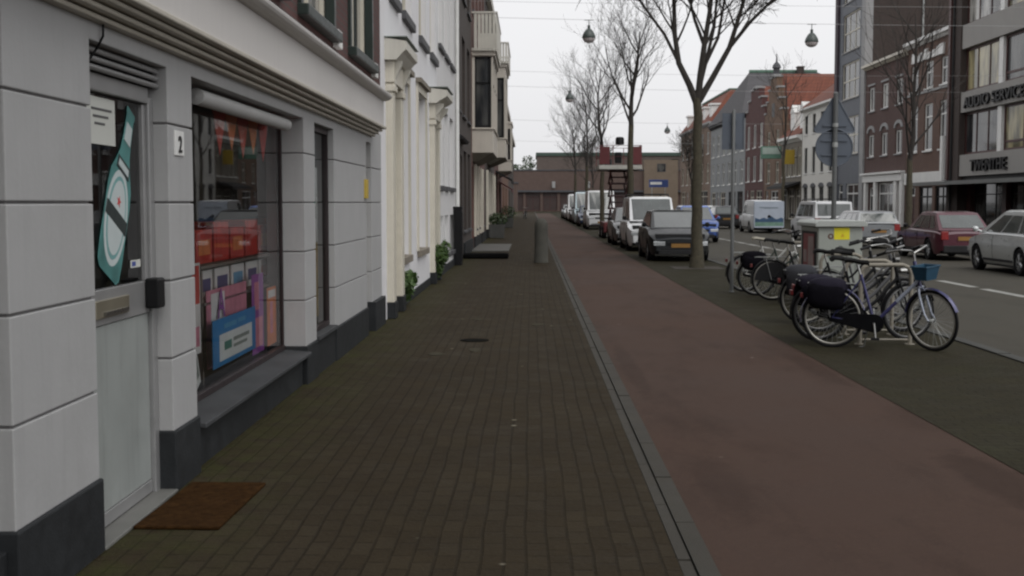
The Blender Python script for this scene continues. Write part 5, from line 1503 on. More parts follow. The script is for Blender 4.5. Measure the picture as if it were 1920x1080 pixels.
def make_car(name, loc, rz, label, body, cat='car', L=4.1, Wd=1.72, H=1.45, wb=2.55, fo=0.80, r=0.31,
             top=None, cab=None, belt=None, group=None, glassless=0, bumper=None, sidewin=3, plate_f=True, plate_r=True, kind='hatch',
             lower=None, rail=False, rim='alloy', hand='std'):
    """top: deck/bonnet line [(x from tail, z)]; cab: (A windscreen base, B roof front, C roof rear, D rear window base) from tail; belt z"""
    t = thing(name, loc, label, cat, rz, group)
    body_m = body; bumper = bumper or body
    x0 = -L/2
    fw = L - fo; rw = fw - wb
    ra = r*1.17
    top = top or [(0, 0.80), (0.25, 0.93), (1.0, 0.95), (2.9, 0.94), (3.5, 0.86), (L - 0.22, 0.73), (L, 0.58)]
    A, B, C, Dd = cab or (3.25, 2.2, 0.62, 0.08)
    belt = belt or 0.93
    def plan(x):
        k = 1.0
        for d, s in ((x, 0.45), (L - x, 0.55)):
            if d < s: k -= 0.20*(1 - d/s)**2
        return k
    def yf(z): return interp([(0.15, 0.90), (0.30, 0.965), (0.55, 1.0), (0.75, 0.995), (0.95, 0.955), (1.2, 0.93)], z)
    xs = sorted(set([0, 0.03, 0.09, 0.18] + [L - d for d in (0, 0.03, 0.09, 0.18)] + [0.28 + 0.065*k for k in range(int((L - 0.56)/0.065) + 1)] + [fw - ra, fw + ra, rw - ra, rw + ra]))
    rows = []
    for x in xs:
        zb = 0.19
        if x < 0.1 or x > L - 0.1: zb = 0.30
        for wc in (fw, rw):
            if abs(x - wc) < ra: zb = max(zb, r + math.sqrt(max(0, ra*ra - (x - wc)**2))*0.98)
        zt = smooth_interp(top, x)
        zs = max(min(zt - 0.03, belt - 0.01), zb + 0.03)
        hw = Wd/2*plan(x)
        ring = []
        for f in (0, 0.2, 0.45, 0.7, 1.0):
            z = zb + (zs - zb)*f
            ring.append((x0 + x, hw*yf(z), z))
        ring.append((x0 + x, hw*0.90, zt - 0.008)); ring.append((x0 + x, hw*0.72, zt + 0.012)); ring.append((x0 + x, hw*0.40, zt + 0.034)); ring.append((x0 + x, 0.0, zt + 0.042))
        rows.append(ring + [(p[0], -p[1], p[2]) for p in ring[-2::-1]])
    mb = MB(); m = len(rows[0])
    v = [p for rg in rows for p in rg]; f = []
    for i in range(len(rows) - 1):
        for k in range(m - 1): f.append((i*m + k, i*m + k + 1, (i+1)*m + k + 1, (i+1)*m + k))
    f.append(tuple(range(m))); f.append(tuple((len(rows) - 1)*m + k for k in range(m)))
    mb.raw(v, f)
    bo = mb.build('body', body_m, t, smooth=True, angle=48)
    # dark underside and wheel wells
    u = MB().box(x0 + 0.12, x0 + L - 0.12, -Wd/2*0.80, Wd/2*0.80, 0.20, belt - 0.16)
    u.box(x0 + rw + ra, x0 + fw - ra, -Wd/2*0.925, Wd/2*0.925, 0.16, 0.24)
    u.build('underbody', M_tread, t)
    for wx in (fw, rw):
        for s in (1, -1): wheel_parts(t, x0 + wx, s*(Wd/2 - 0.10), r, 0.19, s, rim)
    # cabin
    hb, ht = Wd/2*0.93, Wd/2*(0.73 if kind != 'van' else 0.84)
    zb = belt - 0.02
    a, b, c, d = x0 + A, x0 + B, x0 + C, x0 + Dd
    zr = H - 0.05
    Lb = {'A': (a, hb*0.93, zb), 'B': (b, ht*0.95, zr), 'C': (c, ht*0.95, zr - 0.015), 'D': (d, hb*0.92, zb)}
    mid1 = (a + (b - a)*0.62, hb, zb); 
    cb = MB()
    # side outline with subdivided roof
    def P(k, s): p = Lb[k]; return (p[0], s*p[1], p[2])
    rc = [(b - 0.02, H - 0.005), ((b + c)/2, H + 0.0), (c + 0.05, H - 0.03)]
    roofrow = []
    for x, z in [(b, zr)] + rc + [(c, zr - 0.015)]:
        roofrow.append([(x, s*ht*k, (z if abs(k) < 0.9 else min(z, zr))) for s, k in ((1, 0.97), (1, 0.8), (1, 0.4), (1, 0), (-1, 0.4), (-1, 0.8), (-1, 0.97))])
    vv = [p for rw_ in roofrow for p in rw_]; ff = []
    for i in range(len(roofrow) - 1):
        for k in range(6): ff.append((i*7 + k, i*7 + k + 1, (i+1)*7 + k + 1, (i+1)*7 + k))
    cb.raw(vv, ff)
    for s in (1, -1):
        cb.poly([P('A', s), (b, s*ht*0.97, zr), (c, s*ht*0.97, zr - 0.015), P('D', s)])
    n = 6
    def across(k, y): 
        p = Lb[k]; bulge = 0.10*(1 - (y/p[1])**2)
        return (p[0] + (bulge if k in 'AB' else -bulge*0.6), y, p[2])
    for kk, row in (('A', roofrow[0]), ('D', roofrow[-1])):
        base = [across(kk, Lb[kk][1]*(1 - 2*i/n)) for i in range(n + 1)]
        for i in range(n):
            cb.poly([base[i], base[i+1], row[i+1], row[i]])
    cb.build('cabin', body_m, t, smooth=True, angle=32)
    # glass set 6 mm proud of the cabin shell
    def patch(q, u0, u1, v0, v1, off, nu=1):
        nrm = (Vector(q[1]) - Vector(q[0])).cross(Vector(q[3]) - Vector(q[0])).normalized()
        cen = sum((Vector(p) for p in q), Vector())/4
        if nrm.dot(cen - Vector(((a + d)/2, 0, (zb + zr)/2))) < 0: nrm = -nrm
        return [Vector(bil(q, uu, vv_)) + nrm*off for uu, vv_ in ((u0, v0), (u1, v0), (u1, v1), (u0, v1))]
    for kk, row, nm, v0, v1 in (('A', roofrow[0], 'windscreen', 0.05, 0.95), ('D', roofrow[-1], 'rear_window', 0.14, 0.90)):
        if kk == 'D' and glassless: continue
        base = [across(kk, Lb[kk][1]*(1 - 2*i/n)) for i in range(n + 1)]
        g = MB()
        for i in range(n):
            u0, u1 = (0.45 if i == 0 else 0), (0.55 if i == n - 1 else 1)
            q = [base[i], base[i+1], row[i+1], row[i]]
            g.poly(patch(q, u0, u1, v0, v1, 0.008))
        g.build(nm, M_carglass, t, fix=False)
    for s in (1, -1):
        q = [P('D', s), P('A', s), (b, s*ht*0.97, zr), (c, s*ht*0.97, zr - 0.015)]
        spans = {1: [(0.70, 0.93)], 2: [(0.42, 0.66), (0.69, 0.92)], 3: [(0.12, 0.30), (0.33, 0.60), (0.63, 0.90)]}[sidewin]
        for (ua, ub_) in spans:
            MB().poly(patch(q, ua, ub_, 0.10, 0.86, 0.007)).build('side_window', M_carglass, t, fix=False)
        # mirrors, handles, door seams
        mx_ = a - 0.28
        MB().lathe([(0, -0.06), (0.06, -0.04), (0.075, 0.02), (0.06, 0.06), (0, 0.07)], (mx_, s*(hb + 0.11), zb + 0.11), 10, 'x', cap=False).tube([(mx_, s*hb*0.96, zb + 0.05), (mx_, s*(hb + 0.07), zb + 0.09)], 0.022, 6).build('wing_mirror', M_black if hand == 'std' else body_m, t, smooth=True)
        for hx in ((a - 1.15), (a - 2.05)):
            if hx > d + 0.35:
                MB().box(hx, hx + 0.18, s*Wd/2*0.985 - 0.004, s*Wd/2*0.985 + 0.014, belt - 0.15, belt - 0.12).build('door_handle', M_black if hand == 'std' else body_m, t)
        seam = MB()
        for sx in (a - 0.12, a - 1.20):
            pts = [(sx, s*(Wd/2*yf(z) + 0.0015), z) for z in (0.30, 0.45, 0.6, 0.75, belt - 0.04)]
            seam.tube(pts, 0.004, 4)
        seam.build('door_seam', M_black, t)
        MB().box(x0 + rw + ra + 0.05, x0 + fw - ra - 0.05, s*Wd/2*0.965 - 0.01, s*Wd/2*0.965 + 0.012, 0.27, 0.33).build('side_skirt', M_tread, t)
    # front: headlights, grille, lower intake, plate
    ztf = smooth_interp(top, L - 0.1)
    yy = Wd/2*plan(L - 0.1)
    for s in (1, -1):
        hl = MB().prism([(x0 + L - 0.30, ztf - 0.035), (x0 + L + 0.004, ztf - 0.085), (x0 + L + 0.006, ztf - 0.205), (x0 + L - 0.16, ztf - 0.19)], s*yy*0.58, s*yy*1.008, 'y')
        hl.build('headlight', paint('headlight_glass', (0.50, 0.52, 0.53), 0.12, 0.15, 12, metallic=0.4), t, bevel=0.012)
        tl = MB().box(x0 - 0.012, x0 + 0.10, min(s*yy*0.72, s*yy*0.99), max(s*yy*0.72, s*yy*0.99), belt - 0.28, belt - 0.04)
        tl.build('tail_light', paint('tail_red', (0.22, 0.012, 0.012), 0.25, 0.15), t, bevel=0.012)
    MB().box(x0 + L - 0.10, x0 + L + 0.008, -yy*0.5, yy*0.5, ztf - 0.20, ztf - 0.10).build('grille', M_black, t, bevel=0.008)
    lo = MB().box(x0 + L - 0.2, x0 + L + 0.012, -yy*0.82, yy*0.82, 0.20, 0.34)
    lo.box(x0 + L - 0.2, x0 + L + 0.016, -yy*0.75, yy*0.75, 0.36, 0.39)
    lo.build('front_bumper', lower or M_tread, t, bevel=0.015)
    MB().box(x0 - 0.02, x0 + 0.2, -yy*0.9, yy*0.9, 0.24, 0.44).build('rear_bumper', lower or M_tread, t, bevel=0.02)
    if plate_f: MB().box(x0 + L + 0.008, x0 + L + 0.022, -0.26, 0.26, 0.40, 0.51).build('number_plate', M_plate, t)
    if plate_r: MB().box(x0 - 0.028, x0 - 0.012, -0.26, 0.26, 0.58, 0.69).build('number_plate', M_plate, t)
    if rail:
        rl = MB()
        for s in (1, -1):
            rl.tube([(c + 0.05, s*ht*0.85, H - 0.02), (c + 0.15, s*ht*0.85, H + 0.07), (b - 0.15, s*ht*0.85, H + 0.07), (b - 0.05, s*ht*0.85, H - 0.02)], 0.02, 6)
        for xx in (c + 0.5, b - 0.5): rl.box(xx - 0.04, xx + 0.04, -ht*0.9, ht*0.9, H + 0.06, H + 0.10)
        rl.build('roof_rack', M_black, t)
    return t

UP, DN = R(-90), R(90)      # facing the viewer / facing away
P_dk = paint('car_dark_grey', (0.012, 0.014, 0.016), 0.42, 0.1, 3, coat=0.25, spec=0.3)
P_white = car_paint('car_white', (0.66, 0.67, 0.68), 0.0)
P_silver = car_paint('car_silver', (0.55, 0.57, 0.57), 0.5)
P_burg = car_paint('car_burgundy', (0.085, 0.018, 0.030))
P_blue = car_paint('car_blue', (0.035, 0.085, 0.30))
P_black = car_paint('car_black', (0.02, 0.022, 0.025))
P_grey = car_paint('car_grey', (0.12, 0.122, 0.125))

VT = [(0, 0.85), (0.2, 1.0), (3.2, 1.02), (3.75, 0.92), (4.25, 0.72)]
# near side of the street, facing the viewer
make_car('parked_car', (4.18, 35.6, 0), UP, 'dark grey hatchback parked nose first beside the nearest street tree', P_dk, L=4.2, Wd=1.72, H=1.44, group='cars parked by the bike path', bumper=P_dk)
make_car('parked_van', (4.16, 42.6, 0), UP, 'white small van with a black roof rack behind the dark grey hatchback', P_white, 'van', L=4.3, Wd=1.78, H=1.86, wb=2.65, fo=0.85, top=VT, cab=(3.62, 2.85, 0.12, 0.05), belt=1.04, kind='van', rail=True, sidewin=2, rim='steel', group='cars parked by the bike path')
make_car('parked_car', (4.02, 48.0, 0), UP, 'grey hatchback half hidden behind the white van with the roof rack', P_grey, L=4.0, H=1.46, group='cars parked by the bike path')
VTL = [(0, 1.0), (0.2, 1.15), (4.3, 1.18), (4.8, 1.02), (5.3, 0.80)]
def big_van(loc, rz, label, body, group, Hh=2.35, L=5.3, name='parked_van'):
    return make_car(name, loc, rz, label, body, 'van', L=L, Wd=1.95, H=Hh, wb=3.1, fo=0.95, r=0.34, top=[(x*L/5.3, z) for x, z in VTL], cab=(L - 0.75, L - 1.45, 0.1, 0.04), belt=1.18, kind='van', sidewin=1, rim='steel', group=group)
big_van((4.35, 76.0, 0), UP, 'tall white van parked behind the red scissor lift', P_white, 'cars parked by the bike path', 2.4)
make_car('parked_car', (4.1, 84.0, 0), UP, 'dark blue car parked beyond the tall white van', car_paint('car_navy', (0.03, 0.045, 0.09)), group='cars parked by the bike path')
big_van((4.2, 92.5, 0), UP, 'pale blue-white van in the middle of the far parked row', car_paint('car_pale_blue', (0.42, 0.52, 0.56), 0.1), 'cars parked by the bike path', 2.45)
make_car('parked_car', (4.1, 100.5, 0), UP, 'black car parked beyond the pale blue van', P_black, group='cars parked by the bike path')
big_van((4.2, 109.5, 0), UP, 'white van near the far end of the parked row', P_white, 'cars parked by the bike path', 2.4)
make_car('parked_car', (4.1, 118.5, 0), UP, 'silver car parked near the far end of the row', P_silver, group='cars parked by the bike path')
make_car('parked_car', (4.1, 127.0, 0), UP, 'last grey car at the far end of the parked row', P_grey, group='cars parked by the bike path')
# on the road
make_car('moving_car', (6.98, 51.5, 0), UP, 'blue hatchback driving toward the viewer on the road', P_blue, L=3.9, H=1.52, Wd=1.68, hand='body')
# far side, facing away
FT = [(0, 0.78), (0.2, 0.90), (1.0, 0.93), (2.9, 0.94), (3.6, 0.85), (4.05, 0.72), (4.25, 0.56)]
make_car('parked_car', (11.85, 28.5, 0), DN, 'silver hatchback parked across the street, front wheel turned to the office', P_silver, L=4.25, Wd=1.76, H=1.48, wb=2.60, fo=0.88, top=FT, cab=(3.55, 2.25, 0.60, 0.06), belt=0.92, group='cars parked across the street', hand='body', sidewin=3)
make_car('parked_car', (12.30, 36.1, 0), DN, 'burgundy hatchback parked across the street in front of the silver one', P_burg, L=4.15, Wd=1.68, H=1.40, wb=2.5, fo=0.8, top=[(0, 0.72), (0.2, 0.84), (2.75, 0.88), (3.5, 0.80), (4.15, 0.64)], cab=(3.0, 2.15, 0.85, 0.22), belt=0.88, group='cars parked across the street', rim='steel')
make_car('parked_car', (12.4, 45.2, 0), DN, 'mid grey estate parked behind the utility cabinet across the street', car_paint('car_mid_grey', (0.20, 0.21, 0.22)), L=4.5, Wd=1.74, H=1.36, wb=2.65, cab=(3.35, 2.6, 0.35, 0.1), top=[(0, 0.80), (0.25, 0.93), (1.0, 0.95), (3.1, 0.93), (3.9, 0.82), (4.5, 0.66)], group='cars parked across the street')
make_car('parked_van', (12.75, 53.0, 0), DN, 'white van with black windows and roof rack seen over the utility cabinet', P_white, 'van', L=4.6, Wd=1.85, H=1.72, wb=2.8, fo=0.85, top=[(0, 0.85), (0.2, 1.0), (3.5, 1.02), (4.05, 0.92), (4.6, 0.72)], cab=(3.9, 3.1, 0.12, 0.05), belt=1.02, kind='van', rail=True, sidewin=3, rim='steel', group='cars parked across the street')
AV = make_car('parked_van', (12.85, 67.4, 0), DN, 'small white van with a blue seaside picture on its back doors', P_white, 'van', L=4.4, Wd=1.80, H=1.80, wb=2.7, fo=0.85, top=[(0, 0.85), (0.2, 1.0), (3.3, 1.02), (3.85, 0.92), (4.4, 0.72)], cab=(3.7, 2.95, 0.12, 0.05), belt=1.04, kind='van', sidewin=1, rim='steel', group='cars parked across the street')
x_ = -2.2
ad = MB().mat(0).box(x_ - 0.22, x_ - 0.03, -0.80, 0.80, 0.30, 1.72)
ad.mat(1)
pts = [(-0.76, 0.60)] + [(-0.76 + 1.52*k/12, 0.80 + 0.05*math.sin(k*1.7) + (0.08 if k in (5, 6) else 0)) for k in range(13)] + [(0.76, 0.60)]
ad.prism(pts, x_ - 0.226, x_ - 0.2205, 'x')
ad.mat(2).prism([(-0.76, 0.40), (0.76, 0.38), (0.76, 0.595), (-0.76, 0.595)], x_ - 0.224, x_ - 0.2205, 'x')
ad.mat(3).prism([(-0.10, 0.84), (0.10, 0.84), (0.08, 0.95), (0.0, 1.0), (-0.08, 0.95)], x_ - 0.230, x_ - 0.2265, 'x')
ad.mat(4).prism([(-0.5, 1.34), (0.2, 1.32), (0.55, 1.37), (0.53, 1.43), (-0.45, 1.40)], x_ - 0.226, x_ - 0.2205, 'x')
ad.build('rear_advert', [paint('ad_sky', (0.42, 0.47, 0.55), 0.5, 0.08, 2), paint('ad_sea', (0.04, 0.09, 0.17), 0.5, 0.3, 3), paint('ad_grass', (0.16, 0.28, 0.22), 0.5, 0.3, 3), M_black, paint('ad_cloud', (0.22, 0.26, 0.30), 0.5, 0.1)], AV)
make_car('parked_car', (12.3, 77.5, 0), DN, 'black car parked beyond the picture van', P_black, group='cars parked across the street')
make_car('parked_car', (12.2, 85.5, 0), DN, 'grey-white car parked second beyond the picture van', P_silver, group='cars parked across the street')
make_car('parked_car', (12.2, 95.0, 0), DN, 'dark car at the far end of the cars across the street', P_dk, group='cars parked across the street')
make_car('moving_car', (10.0, 105.0, 0), DN, 'small dark car far down the road', P_black, H=1.5)
# ---------------------------------------------------------------- bicycles (local x forward, y left, z up; hubs at +-0.54)
BR = 0.345
def ring(R_, r_, n=40, m=8, c=(0,0,0)):
    pts = [(c[0] + R_*math.cos(2*PI*k/n), c[1], c[2] + R_*math.sin(2*PI*k/n)) for k in range(n)]
    return pts
_tyre = MB().tube(ring(BR - 0.018, 0), 0.018, 8, closed=True).mesh('tyre', M_rubber, True)
_tyrew = MB().tube(ring(BR - 0.018, 0), 0.018, 8, closed=True).mesh('tyre', M_rubber, True)
def rim_mesh(mat): return MB().tube(ring(BR - 0.045, 0), 0.013, 6, closed=True).mesh('rim', mat, True)
_sp = MB()
for k in range(28):
    a = 2*PI*k/28; s = 0.03 if k % 2 else -0.03
    _sp.tube([(0.02*math.cos(a + 0.8), s, 0.02*math.sin(a + 0.8)), ((BR - 0.045)*math.cos(a), 0, (BR - 0.045)*math.sin(a))], 0.0016, 3, cap=False)
_sp.lathe([(0, -0.05), (0.012, -0.05), (0.03, -0.035), (0.02, -0.03), (0.018, 0.03), (0.03, 0.035), (0.012, 0.05), (0, 0.05)], n=10, axis='y', cap=False)
_spoke = _sp.mesh('spokes', M_steel, True)
M_rimp = paint('rim_pale', (0.30, 0.29, 0.26), 0.35, 0.08, metallic=0.4)
_rims = rim_mesh(M_rimp)
_rimd = rim_mesh(paint('rim_dark', (0.12, 0.12, 0.12), 0.4, 0.1, metallic=0.5))
M_fabric = paint('pannier_fabric', (0.007, 0.0065, 0.009), 0.85, 0.25, 12, bump=0.5, spec=0.02, fine=25)
M_fabp = paint('pannier_flap', (0.020, 0.018, 0.028), 0.75, 0.2, 12, bump=0.5, spec=0.04, fine=25)
M_saddle = paint('saddle_black', (0.008, 0.008, 0.008), 0.6, 0.15, spec=0.1)
M_saddleb = paint('saddle_pale', (0.30, 0.28, 0.22), 0.5, 0.15)

BIKE_N = [0]
def bike(loc, rz, label, frame_m, steer=0.0, ladies=True, bags=None, basket=None, seat=None, rimset=None, lean=0.0, coat=False, front_m=None, seat_h=0.98, bar_h=1.10, crate=None, group='bicycles at the street racks', fork_m=None, two_tone=False):
    t = thing('bicycle', loc, label, 'bicycle', 0, group)
    BIKE_N[0] += 1
    t.rotation_euler = (lean or R((2.5, -4, 3, 5, -3, 4, -5, 3, 4)[BIKE_N[0] % 9]), 0, rz)
    rims = rimset or _rims
    bbk, rh = Vector((-0.08, 0, 0.29)), Vector((-0.54, 0, BR))
    ht, hb = Vector((0.335, 0, 0.98)), Vector((0.395, 0, 0.74))
    st = Vector((-0.24, 0, 0.84))
    def wheel(hub, yaw=0.0):
        w = link('wheel', _spoke, t, hub)
        w.rotation_euler = (0, 0, yaw)
        link('tyre', _tyre, w); link('rim', rims, w)
        return w
    wheel(rh)
    # steering: rotate the front end about the head-tube axis
    ax = (ht - hb).normalized()
    M = Matrix.Translation(hb) @ Matrix.Rotation(steer, 4, ax) @ Matrix.Translation(-hb)
    fh = M @ Vector((0.54, 0, BR))
    w = link('wheel', _spoke, t); w.matrix_local = M @ Matrix.Translation((0.54, 0, BR))
    link('tyre', _tyre, w); link('rim', rims, w)
    fm = MB()
    fm.tube([hb - ax*0.03, ht + ax*0.02], 0.021, 10)
    if two_tone:
        fm.mat(1).tube([hb + ax*0.05, Vector((0.15, 0, 0.54))], 0.022, 10)
        fm.mat(0).tube([Vector((0.16, 0, 0.55)), Vector((0.02, 0, 0.40)), bbk], 0.021, 10)
    elif ladies:
        fm.tube([hb + ax*0.02, Vector((0.16, 0, 0.50)), bbk], 0.021, 10)
        fm.tube([ht - ax*0.05, Vector((0.10, 0, 0.66)), Vector((-0.145, 0, 0.50))], 0.015, 8)
    else:
        fm.tube([hb + ax*0.02, bbk], 0.019, 10); fm.tube([ht - ax*0.04, st - Vector((0, 0, 0.06))], 0.016, 8)
    fm.tube([bbk, st], 0.017, 10)
    for s in (1, -1):
        fm.tube([bbk + Vector((0, 0.03*s, 0)), rh + Vector((0, 0.06*s, 0))], 0.010, 6)
        fm.tube([st - Vector((0, -0.02*s, 0.05)), rh + Vector((0, 0.06*s, 0))], 0.008, 6)
    fm.lathe([(0, -0.04), (0.026, -0.04), (0.026, 0.04), (0, 0.04)], bbk, 12, 'y', cap=False)
    fm.build('frame', [frame_m, fork_m or frame_m], t, smooth=True)
    ff = MB()
    T = lambda p: M @ Vector(p)
    for s in (1, -1):
        ff.tube([T((0.402, 0.035*s, 0.70)), T((0.43, 0.055*s, 0.60)), T((0.49, 0.06*s, 0.42)), T((0.54, 0.06*s, BR))], [0.014, 0.013, 0.011, 0.009], 8)
    ff.tube([T((0.402, -0.045, 0.71)), T((0.402, 0.045, 0.71))], 0.016, 8)
    ff.build('fork', fork_m or frame_m, t, smooth=True)
    hbm = MB()
    hz = bar_h
    hbm.tube([T((0.34, 0, 0.98)), T((0.325, 0, hz - 0.01))], 0.012, 8)
    for s in (1, -1):
        hbm.tube([T((0.325, 0, hz - 0.01)), T((0.36, 0.09*s, hz + 0.03)), T((0.33, 0.22*s, hz + 0.05)), T((0.20, 0.29*s, hz + 0.03)), T((0.10, 0.29*s, hz + 0.0))], 0.011, 8)
    ho = hbm.build('handlebar', M_chrome, t, smooth=True)
    gm = MB()
    for s in (1, -1):
        gm.tube([T((0.19, 0.29*s, hz + 0.028)), T((0.06, 0.29*s, hz - 0.012))], 0.017, 8)
    gm.parts('grip', M_black, ho, smooth=True)
    # mudguards
    mg = MB()
    def guard(c, a0, a1, Mx=None):
        pts = []
        for k in range(17):
            a = R(a0 + (a1 - a0)*k/16)
            pts.append((a, BR + 0.022))
        vs = []
        for a, rr in pts:
            for y, dr in ((-0.028, -0.012), (0, 0.0), (0.028, -0.012)):
                p = Vector((c[0] + (rr + dr)*math.cos(a), y, c[2] + (rr + dr)*math.sin(a)))
                vs.append(Mx @ p if Mx else p)
        fs = []
        for i in range(16):
            for j in range(2): fs.append((i*3 + j, i*3 + j + 1, (i+1)*3 + j + 1, (i+1)*3 + j))
        mg.raw(vs, fs)
    guard(rh, 15, 190); guard((0.54, 0, BR), -20 + 40, 170, M)
    mg.parts('mudguard', front_m or M_black, t, smooth=True, fix=False)
    # drive: chain case, cranks, pedals
    cc = MB()
    pts = [(bbk.x + 0.105*math.cos(a), bbk.z + 0.105*math.sin(a)) for a in [R(-90 + 15*k) for k in range(13)]] + [(rh.x + 0.05*math.cos(a), rh.z + 0.05*math.sin(a)) for a in [R(90 + 15*k) for k in range(13)]]
    cc.prism(pts, -0.062, -0.040, 'y'); cc.build('chain_case', paint('case_black', (0.005, 0.005, 0.006), 0.7, 0.2, spec=0.04), t, bevel=0.006)
    ck = MB()
    ck.tube([bbk + Vector((0, -0.075, 0)), bbk + Vector((0.02, -0.085, -0.17))], 0.011, 6); ck.tube([bbk + Vector((0, 0.065, 0)), bbk + Vector((-0.02, 0.075, 0.17))], 0.011, 6)
    ck.tube([bbk + Vector((0, -0.08, 0)), bbk + Vector((0, 0.07, 0))], 0.012, 6)
    co_ = ck.build('crank', M_chrome, t)
    MB().obox(bbk + Vector((0.02, -0.135, -0.17)), (0.09, 0.09, 0.025)).obox(bbk + Vector((-0.02, 0.125, 0.17)), (0.09, 0.09, 0.025)).parts('pedal', M_black, co_)
    # saddle
    sd = MB()
    prof = [(-0.14, 0.085, 0.0), (-0.12, 0.10, 0.02), (-0.05, 0.085, 0.018), (0.03, 0.045, 0.0), (0.11, 0.022, -0.005), (0.13, 0.012, -0.02)]
    vs, fs = [], []
    for x, hw, dz in prof:
        for a in range(8):
            th = 2*PI*a/8
            vs.append((st.x - 0.04 + x, hw*math.cos(th), seat_h + dz + 0.028*math.sin(th)))
    for i in range(len(prof) - 1):
        for a in range(8): fs.append((i*8 + a, i*8 + (a+1) % 8, (i+1)*8 + (a+1) % 8, (i+1)*8 + a))
    fs += [tuple(range(8)), tuple(40 + a for a in range(8))]
    sd.raw(vs, fs)
    so = sd.build('saddle', seat or M_saddle, t, smooth=True, angle=60)
    MB().tube([st - Vector((0, 0, 0.02)), Vector((st.x - 0.04, 0, seat_h - 0.02))], 0.012, 8).build('seat_post', M_chrome, so)
    # rear carrier, lights, stand
    rk = MB()
    for s in (1, -1):
        rk.tube([(-0.30, 0.05*s, 0.735), (-0.82, 0.06*s, 0.735)], 0.006, 5)
        rk.tube([(-0.56, 0.065*s, BR), (-0.66, 0.06*s, 0.735)], 0.005, 5)
    for x in (-0.32, -0.48, -0.64, -0.80): rk.tube([(x, -0.06, 0.735), (x, 0.06, 0.735)], 0.005, 5)
    rk.build('carrier', M_steel, t)
    MB().box(-0.905, -0.875, -0.04, 0.04, 0.56, 0.62).build('rear_light', paint('rear_red', (0.10, 0.008, 0.008), 0.4, 0.1), t, bevel=0.006)
    lp = MB().lathe([(0, -0.05), (0.028, -0.04), (0.036, 0.03), (0.036, 0.04), (0, 0.045)], (0, 0, 0), 12, 'x', cap=False)
    lo = lp.build('front_light', M_chrome, t, smooth=True); lo.matrix_local = M @ Matrix.Translation((0.46, 0, 0.84))
    MB().tube([(-0.14, 0.03, 0.30), (-0.20, 0.17, 0.015)], 0.008, 6).tube([(-0.20, 0.17, 0.013), (-0.25, 0.17, 0.013)], 0.008, 6).build('kickstand', M_steel, t)
    if coat:
        for s in (-1,):
            pts = [(rh.x + (BR - 0.04)*math.cos(R(20 + 10*k)), rh.z + (BR - 0.04)*math.sin(R(20 + 10*k))) for k in range(17)]
            MB().prism([(rh.x, rh.z - 0.02)] + pts, 0.045*s, 0.050*s, 'y').build('coat_guard', M_black, t)
    if bags:
        bg_ = MB()
        for s in (1, -1):
            pr = [(-0.80, 0.745), (-0.40, 0.735), (-0.37, 0.62), (-0.40, 0.42), (-0.46, 0.37), (-0.76, 0.37), (-0.83, 0.43), (-0.84, 0.66)]
            bg_.prism(pr, 0.05*s, 0.24*s, 'y')
        bm_, fl_m = (M_fabric, M_fabp) if bags is True else bags
        kz = (1.0, 0.86, 0.92, 0.8)[BIKE_N[0] % 4]
        bg_.v = [(x, y*(0.8 + 0.2*kz), 0.735 + (z - 0.735)*kz + 0.02*math.sin(9*x + 3*BIKE_N[0])) for x, y, z in bg_.v]
        bo = bg_.build('pannier', bm_, t, smooth=True, angle=180)
        sd_ = bo.modifiers.new('soft', 'SUBSURF'); sd_.levels = 2; sd_.render_levels = 2
        fl = MB()
        fl.prism([(-0.215, 0.56), (-0.22, 0.74), (-0.16, 0.81), (0.0, 0.83), (0.16, 0.81), (0.22, 0.74), (0.215, 0.56), (0.205, 0.56), (0.19, 0.73), (-0.19, 0.73), (-0.205, 0.56)], -0.86, -0.34, 'x')
        fl.v = [(x, y*(0.82 + 0.18*kz), 0.735 + (z - 0.735)*kz) for x, y, z in fl.v]
        fo_ = fl.build('pannier_flap', fl_m, bo, smooth=True, angle=180)
        sf_ = fo_.modifiers.new('soft', 'SUBSURF'); sf_.levels = 2; sf_.render_levels = 2
    if crate:
        c = MB(); c.box(-0.80, -0.38, -0.18, 0.18, 0.745, 0.97)
        c.build('carrier_bag', crate, t, bevel=0.04)
    if basket:
        bk = MB()
        def K(p): return M @ Vector(p)
        n = 0
        x0, x1, y0, y1, z0, z1 = 0.40, 0.55, -0.085, 0.085, 0.80, 0.95
        corners = lambda z, e: [(x0 - e, y0 - e, z), (x1 + e, y0 - e, z), (x1 + e, y1 + e, z), (x0 - e, y1 + e, z)]
        lo_, hi_ = corners(z0, 0), corners(z1, 0.03)
        vs = [K(p) for p in lo_ + hi_]
        bk.raw(vs, [(0,1,2,3), (0,1,5,4), (1,2,6,5), (2,3,7,6), (3,0,4,7)])
        o = bk.build('front_basket', basket, t)
        so_ = o.modifiers.new('thick', 'SOLIDIFY'); so_.thickness = 0.018
        MB().tube([K(p) for p in hi_], 0.012, 6, closed=True).build('basket_rim', basket, o)
    return t

